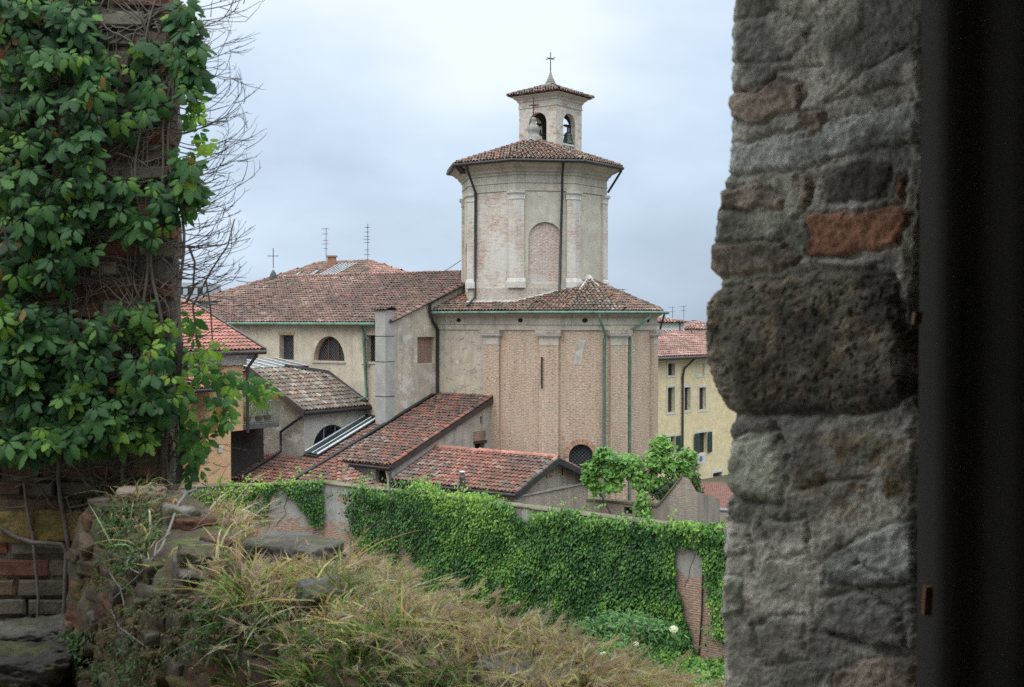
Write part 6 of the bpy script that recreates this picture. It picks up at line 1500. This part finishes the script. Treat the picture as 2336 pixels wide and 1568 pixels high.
def grass(n, wlo, whi, lmin, lmax, wmul, weights, clump=.86, vlo=0, vhi=1, lean=(.25, -.05), left=None):
    p = sample(n * 5, wlo, whi, vlo, vhi); px_, py_ = proj(p)
    cl = fbm(p[:, 0] * 8, p[:, 1] * 8, p[:, 2] * 8, 111, 2); edge = smooth(px_, 440, 640)
    if left: edge = np.where((px_ > 250) & (px_ < 660) & (py_ > 1190), left, 0)
    keep = (rng.random(len(p)) < smooth(cl, .42, .58) * clump + (1 - clump)) & (rng.random(len(p)) < np.maximum(edge, np.where(px_ < 250, 0, .05)))
    keep &= ~((px_ > 572) & (px_ < 772) & (py_ > 1205) & (py_ < 1320) & (rng.random(len(p)) < .93))
    keep &= ~((px_ > 340) & (px_ < 470) & (py_ < 1350) & (rng.random(len(p)) < .8))
    keep &= ~((((px_ - 1215) / 95) ** 2 + ((py_ - 1545) / 28) ** 2 < 1) & (rng.random(len(p)) < .8)) & ~((((px_ - 1035) / 75) ** 2 + ((py_ - 1528) / 26) ** 2 < 1) & (rng.random(len(p)) < .8))
    p = p[keep][:n]; N = len(p)
    tuft = fbm(p[:, 0] * 9, p[:, 1] * 9, p[:, 2] * 9, 113, 2)
    ang = tuft * 14 + rng.normal(0, .7, N)
    d = np.stack([np.cos(ang) * .38 + lean[0], np.sin(ang) * .38 + lean[1], np.full(N, .85)], 1) + rng.normal(0, .16, (N, 3)) + np.array((-.2, -.2, 0)) * smooth(H - p[:, 2], .66, .8)[:, None]
    d /= np.linalg.norm(d, axis=1, keepdims=True)
    ln = rng.uniform(lmin, lmax, N) * (.6 + .8 * tuft); sc = np.clip(p[:, 1] / 3.2, .55, 1.2); ln = ln * sc
    dr = np.stack([d[:, 0] * .6 + rng.normal(0, .2, N), d[:, 1] * .6 + rng.normal(0, .2, N), -rng.uniform(.15, .75, N)], 1)
    kk = rng.choice(len(GCOL), N, p=np.array(weights) / sum(weights)); gx_, gy_ = proj(p); lowl = smooth(gy_ - .55 * (gx_ - 500), 1270, 1400)
    wet = rng.random(N) < lowl * .75; patchg = (fbm(p[:, 0] * 3.2, p[:, 1] * 3.2, 0, 119, 2) > .54); wet = wet | (patchg & (rng.random(N) < .7)); kk = np.where(wet, rng.choice([4, 5, 6, 3, 7], N, p=[.36, .3, .2, .07, .07]), np.where((rng.random(N) < .6) & (kk >= 4) & (kk < 7), rng.choice([0, 1, 2, 3], N), kk)); c = GCOL[kk] * rng.uniform(.55, 1.3, (N, 1))
    side = np.cross(d, np.stack([rng.normal(0, .5, N), np.full(N, -1.), rng.normal(0, .5, N)], 1)); side /= np.linalg.norm(side, axis=1, keepdims=True)
    return p, d, ln, dr, c, side, rng.uniform(.0010, .0022, N) * wmul * sc
parts = []
for a in ((4600, -.12, .34, .05, .13, 1.5, [3, 3, 2, 2, 2, 2, 1.5, 2]), (4600, .2, .46, .05, .13, 1.6, [2, 2, 1, 1, 3.5, 3.5, 3, 1.5]), (2400, -.14, .3, .025, .06, 1.2, [3, 3, 3, 1, 1, 1, 1, 2])):
    p, d, ln, dr, c, side, wd2 = grass(*a); parts.append(blades(p, d, ln, wd2, dr, c, side))
for a in ((1500, .2, .44, .03, .075, 1.3, [3, 2, 2, 1, 3, 3, 2, 3]), (500, .26, .44, .06, .12, 1.2, [3, 3, 2, 2, 1, 1, 1, 2])):      # wisps and roots on the broken face
    p, d, ln, dr, c, side, wd2 = grass(*a, left=.6); parts.append(blades(p, d, ln, wd2, dr, c, side))
# long loose straws drooping down the slope
p, d, ln, dr, c, side, wd2 = grass(1300, -.08, .44, .12, .21, 1.2, [4, 2, 2, 5, 1, 0, 2, 1], lean=(.1, -.25)); parts.append(blades(p, d, ln, wd2, dr * 1.2, c * 1.1, side))
# broad pale-green blades
p, d, ln, dr, c, side, wd2 = grass(1500, .0, .46, .07, .14, 2.0, [0, 0, 0, 1, 3, 3, 4, 0]); parts.append(blades(p, d, ln, wd2, dr, c, side))
# bristly seed heads on tall stalks
p, d, ln, dr, c, side, wd2 = grass(1700, -.12, .42, .08, .15, .7, [3, 2, 2, 3, 0, 0, 1, 1], lean=(.38, -.05)); parts.append(blades(p, d, ln, wd2, dr, c, side))
tip = p + d * ln[:, None] + dr * ln[:, None]; td = d + dr * 1.7; td /= np.linalg.norm(td, axis=1, keepdims=True); nb = 16
hc = np.array([(.45, .36, .27), (.40, .29, .24), (.36, .25, .24), (.48, .42, .31)])[rng.integers(4, size=len(p))] * rng.uniform(.8, 1.2, (len(p), 1))
pos = np.repeat(tip, nb, 0) - np.repeat(td, nb, 0) * (rng.random((len(p) * nb, 1)) * .05); bd_ = np.repeat(td, nb, 0) + rng.normal(0, .28, (len(p) * nb, 3)); bd_ /= np.linalg.norm(bd_, axis=1, keepdims=True)
sd_ = np.cross(bd_, rng.normal(0, 1, bd_.shape)); sd_ /= np.linalg.norm(sd_, axis=1, keepdims=True) + 1e-6
parts.append(blades(pos, bd_, rng.uniform(.02, .045, len(pos)), np.full(len(pos), .0009), bd_ * 0, np.repeat(hc, nb, 0), sd_))
off = 0; Vs, Fs, Cs = [], [], []
for V, Fc, C in parts: Vs.append(V); Fs.append(Fc + off); Cs.append(C); off += len(V)
setp(arrays_obj('grass', np.vstack(Vs), np.vstack(Fs), m_leaf('grass', .55, .35), None, np.vstack(Cs)), 'long dry seeding grass growing over the ruined wall', 'grass', kind='stuff')
# ---- small weeds
def weed(label, spots, size, stops, tone):
    P0, N0 = [], []
    for px, py, r, n in spots:
        for _ in range(n):
            a, q_ = rng.uniform(0, 6.28), r * math.sqrt(rng.random()); p, nn = hit(px + q_ * math.cos(a), py + q_ * math.sin(a) * .8, .005); P0.append(p + nn * rng.uniform(.005, .055)); N0.append(nn)
    P0, N0 = np.array(P0), np.array(N0); N = len(P0)
    V, Fc, C = leaf_cloud(P0, N0 + rng.normal(0, .5, (N, 3)) + (0, 0, .4), rng.normal(0, .8, (N, 3)) + (0, -.3, -.5), rng.uniform(*size, N), ramp_col(tone + rng.normal(0, .2, N), stops), wid=.6)
    t = thing('weed', label, 'weed', P0.mean(0), 'weeds on the ruined masonry'); o = leaves_obj('foliage', V, Fc, C, m_leaf('weed_leaf', .55, .3), t); o['kind'] = 'stuff'
    m_ = MB(); ii = rng.choice(N, 10, replace=False); ii = ii[np.argsort(P0[ii, 0] + P0[ii, 2])]; m_.tube([P0[i] - N0[i] * .008 for i in ii], .0014, 4)
    m_.build('stem', mIron, t)
WD = [(0, (.02, .05, .015)), (.5, (.05, .10, .03)), (.85, (.09, .14, .05)), (1, (.16, .07, .06))]
weed('small mixed green and reddish weeds at the head of the low wall', [(320, 1215, 60, 420), (300, 1280, 45, 260), (270, 1190, 35, 160), (345, 1160, 40, 130)], (.010, .026), WD, .55)
weed('bright green herb rooted between the stone blocks, lower left', [(165, 1480, 45, 260), (130, 1500, 30, 120), (200, 1455, 22, 60)], (.016, .04), WD, .5)
weed('sprinkled small leaved weed creeping at the bottom edge left of the grass', [(290, 1505, 60, 240), (235, 1540, 40, 140), (330, 1550, 50, 160)], (.010, .022), WD, .6)
weed('pale green feathery weed on the face under the flat slab', [(480, 1395, 40, 90), (560, 1440, 45, 110), (500, 1480, 40, 90)], (.014, .03), WD, .75)
weed('olive brown moss and tiny weeds in the joints of the broken wall face', [(250, 1330, 30, 110), (300, 1420, 45, 160), (400, 1380, 45, 170), (350, 1500, 50, 170), (440, 1470, 50, 170), (260, 1450, 35, 120)], (.008, .02), [(0, (.05, .05, .02)), (.6, (.10, .10, .04)), (1, (.20, .15, .08))], .5)
# ---- fallen sticks
def stick(label, px_pts, r, twigs=()):
    m_ = MB(); pts = [hit(a, b, .03)[0] for a, b in px_pts]
    m_.tube(pts, np.linspace(r, r * .45, len(pts)), 7)
    for tw in twigs: m_.tube([hit(a, b, .035)[0] for a, b in tw], r * .45, 5)
    setp(m_.build('fallen_branch', m_plain('grey_bark', (.17, .155, .14), .9, 0, .3, 20)), label, 'branch', 'dead sticks on the ruined wall')
stick('long bent grey branch draped over the face of the ruined wall', [(440, 1136), (425, 1142), (410, 1169), (396, 1222), (378, 1269), (343, 1315), (307, 1347), (282, 1365), (275, 1394), (293, 1429), (321, 1454), (360, 1479)], .0052, ([(343, 1315), (325, 1305), (314, 1288)], [(307, 1345), (290, 1332), (274, 1314)], [(300, 1350), (308, 1372), (309, 1382)], [(390, 1240), (372, 1262), (368, 1290)]))
stick('short pale curved stick in the grass below the flat slab', [(710, 1300), (678, 1336), (632, 1376), (626, 1401), (650, 1428)], .005)
stick('thin dark stick slanting out of the grass at the bottom edge', [(1010, 1520), (1040, 1560), (1070, 1600)], .004)

# ================================================================== VIRGINIA CREEPER
vine = thing('creeper', 'virginia creeper with five-fingered leaves and bare twigs on the brick stump', 'climbing plant', (-1.7, YP - .1, H - 1.2))
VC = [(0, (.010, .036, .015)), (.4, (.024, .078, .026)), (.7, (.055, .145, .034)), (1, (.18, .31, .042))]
def palmate(pos, nrm, down, size, tone):
    """whole compound leaves: five toothed, folded leaflets each"""
    st = np.array([0, .1, .22, .34, .46, .58, .7, .82, .92, 1.0]); wd_ = np.array([.02, .09, .17, .25, .235, .265, .18, .155, .06, 0])
    Vs, Fs, Cs = [], [], []; n = 0
    for p, nn, dn, s, tn in zip(pos, nrm, down, size, tone):
        nn = nn / np.linalg.norm(nn); dn = dn - nn * (dn @ nn); dn /= np.linalg.norm(dn) + 1e-9; sd = np.cross(nn, dn)
        for k, (an, ls) in enumerate(((0, 1), (.85, .9), (-.85, .9), (1.75, .62), (-1.75, .62))):
            an += rng.normal(0, .1); d = dn * math.cos(an) + sd * math.sin(an); e = np.cross(nn, d); L__ = s * ls * rng.uniform(.85, 1.1)
            dr = rng.uniform(.02, .6); fo = rng.uniform(.15, .4); tilt = rng.normal(0, .15)
            mid_ = p + d * (st[:, None] * L__ + .012) - nn * (dr * L__ * st[:, None] ** 2)
            w = (wd_ * L__ * rng.uniform(.85, 1.15) * (1 + rng.normal(0, .09, 10)))[:, None]; wz = e + nn * tilt
            l = mid_ - wz * w - nn * w * fo; r = mid_ + wz * w - nn * w * fo; dro = (st[:, None] * 0 - .04 * L__) * d * 0
            V = np.stack([l, mid_, r], 1).reshape(-1, 3); q = []
            for i in range(9): q += [(3 * i, 3 * i + 1, 3 * i + 4, 3 * i + 3), (3 * i + 1, 3 * i + 2, 3 * i + 5, 3 * i + 4)]
            Vs.append(V); Fs.append(np.array(q) + n); n += 30
            c = ramp_col(np.array([tn + rng.normal(0, .08)]), VC)[0]
            if rng.random() < .02: c = np.array((.16, .11, .03))
            cc = np.tile(c, (30, 1)); cc[1::3] *= 1.18; Cs.append(cc)
    return np.vstack(Vs), np.vstack(Fs), np.vstack(Cs)
def vine_leaves(polys):
    pos, nr, dn, sz, tn = [], [], [], [], []
    for poly, n, size, tone, out in polys:
        A, B = in_px(poly, n)
        for a, b_ in zip(A, B):
            o = rng.uniform(.02, out); p = P(a, b_, YP - o); pos.append(p)
            nr.append(np.array((rng.normal(0, .35), -1.0, .55 + rng.normal(0, .35)))); dn.append(np.array((rng.normal(0, .55), -.25, -1.0)))
            young = rng.random() < .10
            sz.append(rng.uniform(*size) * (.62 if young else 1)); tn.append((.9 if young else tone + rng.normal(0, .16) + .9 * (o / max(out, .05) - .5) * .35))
    return palmate(np.array(pos), np.array(nr), np.array(dn), np.array(sz), np.array(tn))
Z = (.042, .076)
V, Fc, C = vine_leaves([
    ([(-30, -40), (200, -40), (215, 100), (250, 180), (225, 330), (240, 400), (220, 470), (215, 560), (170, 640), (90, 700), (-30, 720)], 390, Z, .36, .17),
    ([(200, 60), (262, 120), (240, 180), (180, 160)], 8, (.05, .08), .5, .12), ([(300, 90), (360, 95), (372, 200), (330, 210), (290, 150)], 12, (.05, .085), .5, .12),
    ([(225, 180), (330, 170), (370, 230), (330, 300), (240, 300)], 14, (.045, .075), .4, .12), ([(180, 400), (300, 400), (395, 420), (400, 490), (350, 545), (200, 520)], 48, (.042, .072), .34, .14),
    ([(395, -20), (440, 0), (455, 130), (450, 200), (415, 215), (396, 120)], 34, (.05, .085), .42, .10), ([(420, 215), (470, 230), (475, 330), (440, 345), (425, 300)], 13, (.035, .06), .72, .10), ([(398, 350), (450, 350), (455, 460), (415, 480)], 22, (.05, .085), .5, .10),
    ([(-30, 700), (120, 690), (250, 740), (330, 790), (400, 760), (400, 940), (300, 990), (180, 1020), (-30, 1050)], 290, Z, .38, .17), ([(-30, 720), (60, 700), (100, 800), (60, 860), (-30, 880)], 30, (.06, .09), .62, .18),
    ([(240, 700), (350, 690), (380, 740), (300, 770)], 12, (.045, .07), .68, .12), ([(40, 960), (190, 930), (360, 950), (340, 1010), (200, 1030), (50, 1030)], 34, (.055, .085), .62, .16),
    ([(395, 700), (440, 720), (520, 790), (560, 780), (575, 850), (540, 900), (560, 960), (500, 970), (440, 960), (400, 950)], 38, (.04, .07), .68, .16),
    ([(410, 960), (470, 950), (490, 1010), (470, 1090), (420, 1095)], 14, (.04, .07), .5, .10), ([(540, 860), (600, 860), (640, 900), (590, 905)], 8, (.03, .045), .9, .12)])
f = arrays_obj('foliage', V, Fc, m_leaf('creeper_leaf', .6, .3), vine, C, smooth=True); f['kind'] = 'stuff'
mBark = m_plain('vine_bark', (.14, .122, .108), .9, 0, .35, 18)
ms_ = MB(); mt_ = MB()
for k in range(270):     # clinging stems wandering up and across the masonry
    horiz = rng.random() < .55; x = rng.uniform(150, 404) if rng.random() < .8 else rng.uniform(-20, 200); y = rng.uniform(-30, 1180); a = rng.normal(0 if horiz else -1.45, .35); pts = []
    for i in range(rng.integers(9, 24)):
        pts.append(P(x, y, YP - .018 - .012 * rng.random())); a += rng.normal(0, .28); x += 16 * math.cos(a); y += 16 * math.sin(a); x = min(x, 405)
    ms_.tube(pts, np.linspace(rng.uniform(.002, .0045), .001, len(pts)), 5, False)
for x0_, x1_ in ((400, 404), (352, 384), (300, 345), (160, 150)):
    pts = [P(x0_ + (x1_ - x0_) * t + (16 * math.sin(t * 9 + x0_) + 9 * math.sin(t * 23 + x0_ * 2)), 1400 - 1450 * t if x0_ < 200 else 1150 - 1200 * t, YP - .03) for t in np.linspace(0, 1, 34)]
    ms_.tube(pts, np.linspace(.0085, .003, 34), 6, False)
pts = [(0, 1205), (40, 1228), (75, 1238), (110, 1240), (140, 1242), (152, 1260), (150, 1300), (148, 1370), (142, 1440)]; ms_.tube([P(a, b_, YP - .035) for a, b_ in pts], .009, 6)
pts = [(55, 1100), (62, 1160), (74, 1220), (80, 1280), (88, 1360), (85, 1440)]; ms_.tube([P(a, b_, YP - .035) for a, b_ in pts], .006, 6)
ms_.build('stem', mBark, vine)
def twig(x, y, ln, a0, curl, r, lv=0):   # bare tendrils fanning out past the end of the wall
    pts = []; a = a0; n_ = 12; Y = YP + rng.uniform(-.1, .3); sy = rng.normal(0, .006)
    for i in range(n_):
        pts.append(P(x, y, Y)); x += ln / n_ * math.cos(a); y += ln / n_ * math.sin(a); a += curl / n_ + rng.normal(0, .05); Y += sy
        if lv < 2 and i > 2 and rng.random() < (.26 if lv == 0 else .18): twig(x, y, ln * rng.uniform(.25, .5), a + rng.choice([-1, 1]) * rng.uniform(.25, .6), -rng.uniform(.1, .7), r * .65, lv + 1)
    mt_.tube(pts, np.linspace(r, r * .45, n_), 4, False)
for y in np.linspace(0, 690, 74):
    big = 1.0 + .2 * math.sin(y * .018 + 1.0)
    twig(rng.uniform(398, 412), y + rng.normal(0, 8), rng.uniform(75, 185) * big, rng.uniform(-.25, .45), -rng.uniform(.3, 1.1), rng.uniform(.0018, .0030))
for _ in range(34): twig(rng.uniform(398, 410), rng.uniform(560, 1110), rng.uniform(50, 190), rng.uniform(-.5, .35), rng.uniform(-.6, .3), rng.uniform(.0018, .003))
for pts in ([(420, 900), (470, 850), (450, 780), (440, 700), (480, 620), (520, 560), (535, 500)], [(425, 690), (445, 650), (470, 640), (480, 700), (485, 780)], [(430, 560), (445, 600), (440, 660), (420, 680)]):
    mt_.tube([P(a, b_, YP - .05) for a, b_ in pts], np.linspace(.0055, .0025, len(pts)), 5, False)
mt_.tube([P(408, 1095, YP - .05), P(418, 1000, YP - .05), P(408, 900, YP - .05), P(412, 780, YP - .04)], .011, 6)
mt_.build('twig', m_plain('twig_bark', (.05, .042, .04), .9, 0, .3, 20), vine)
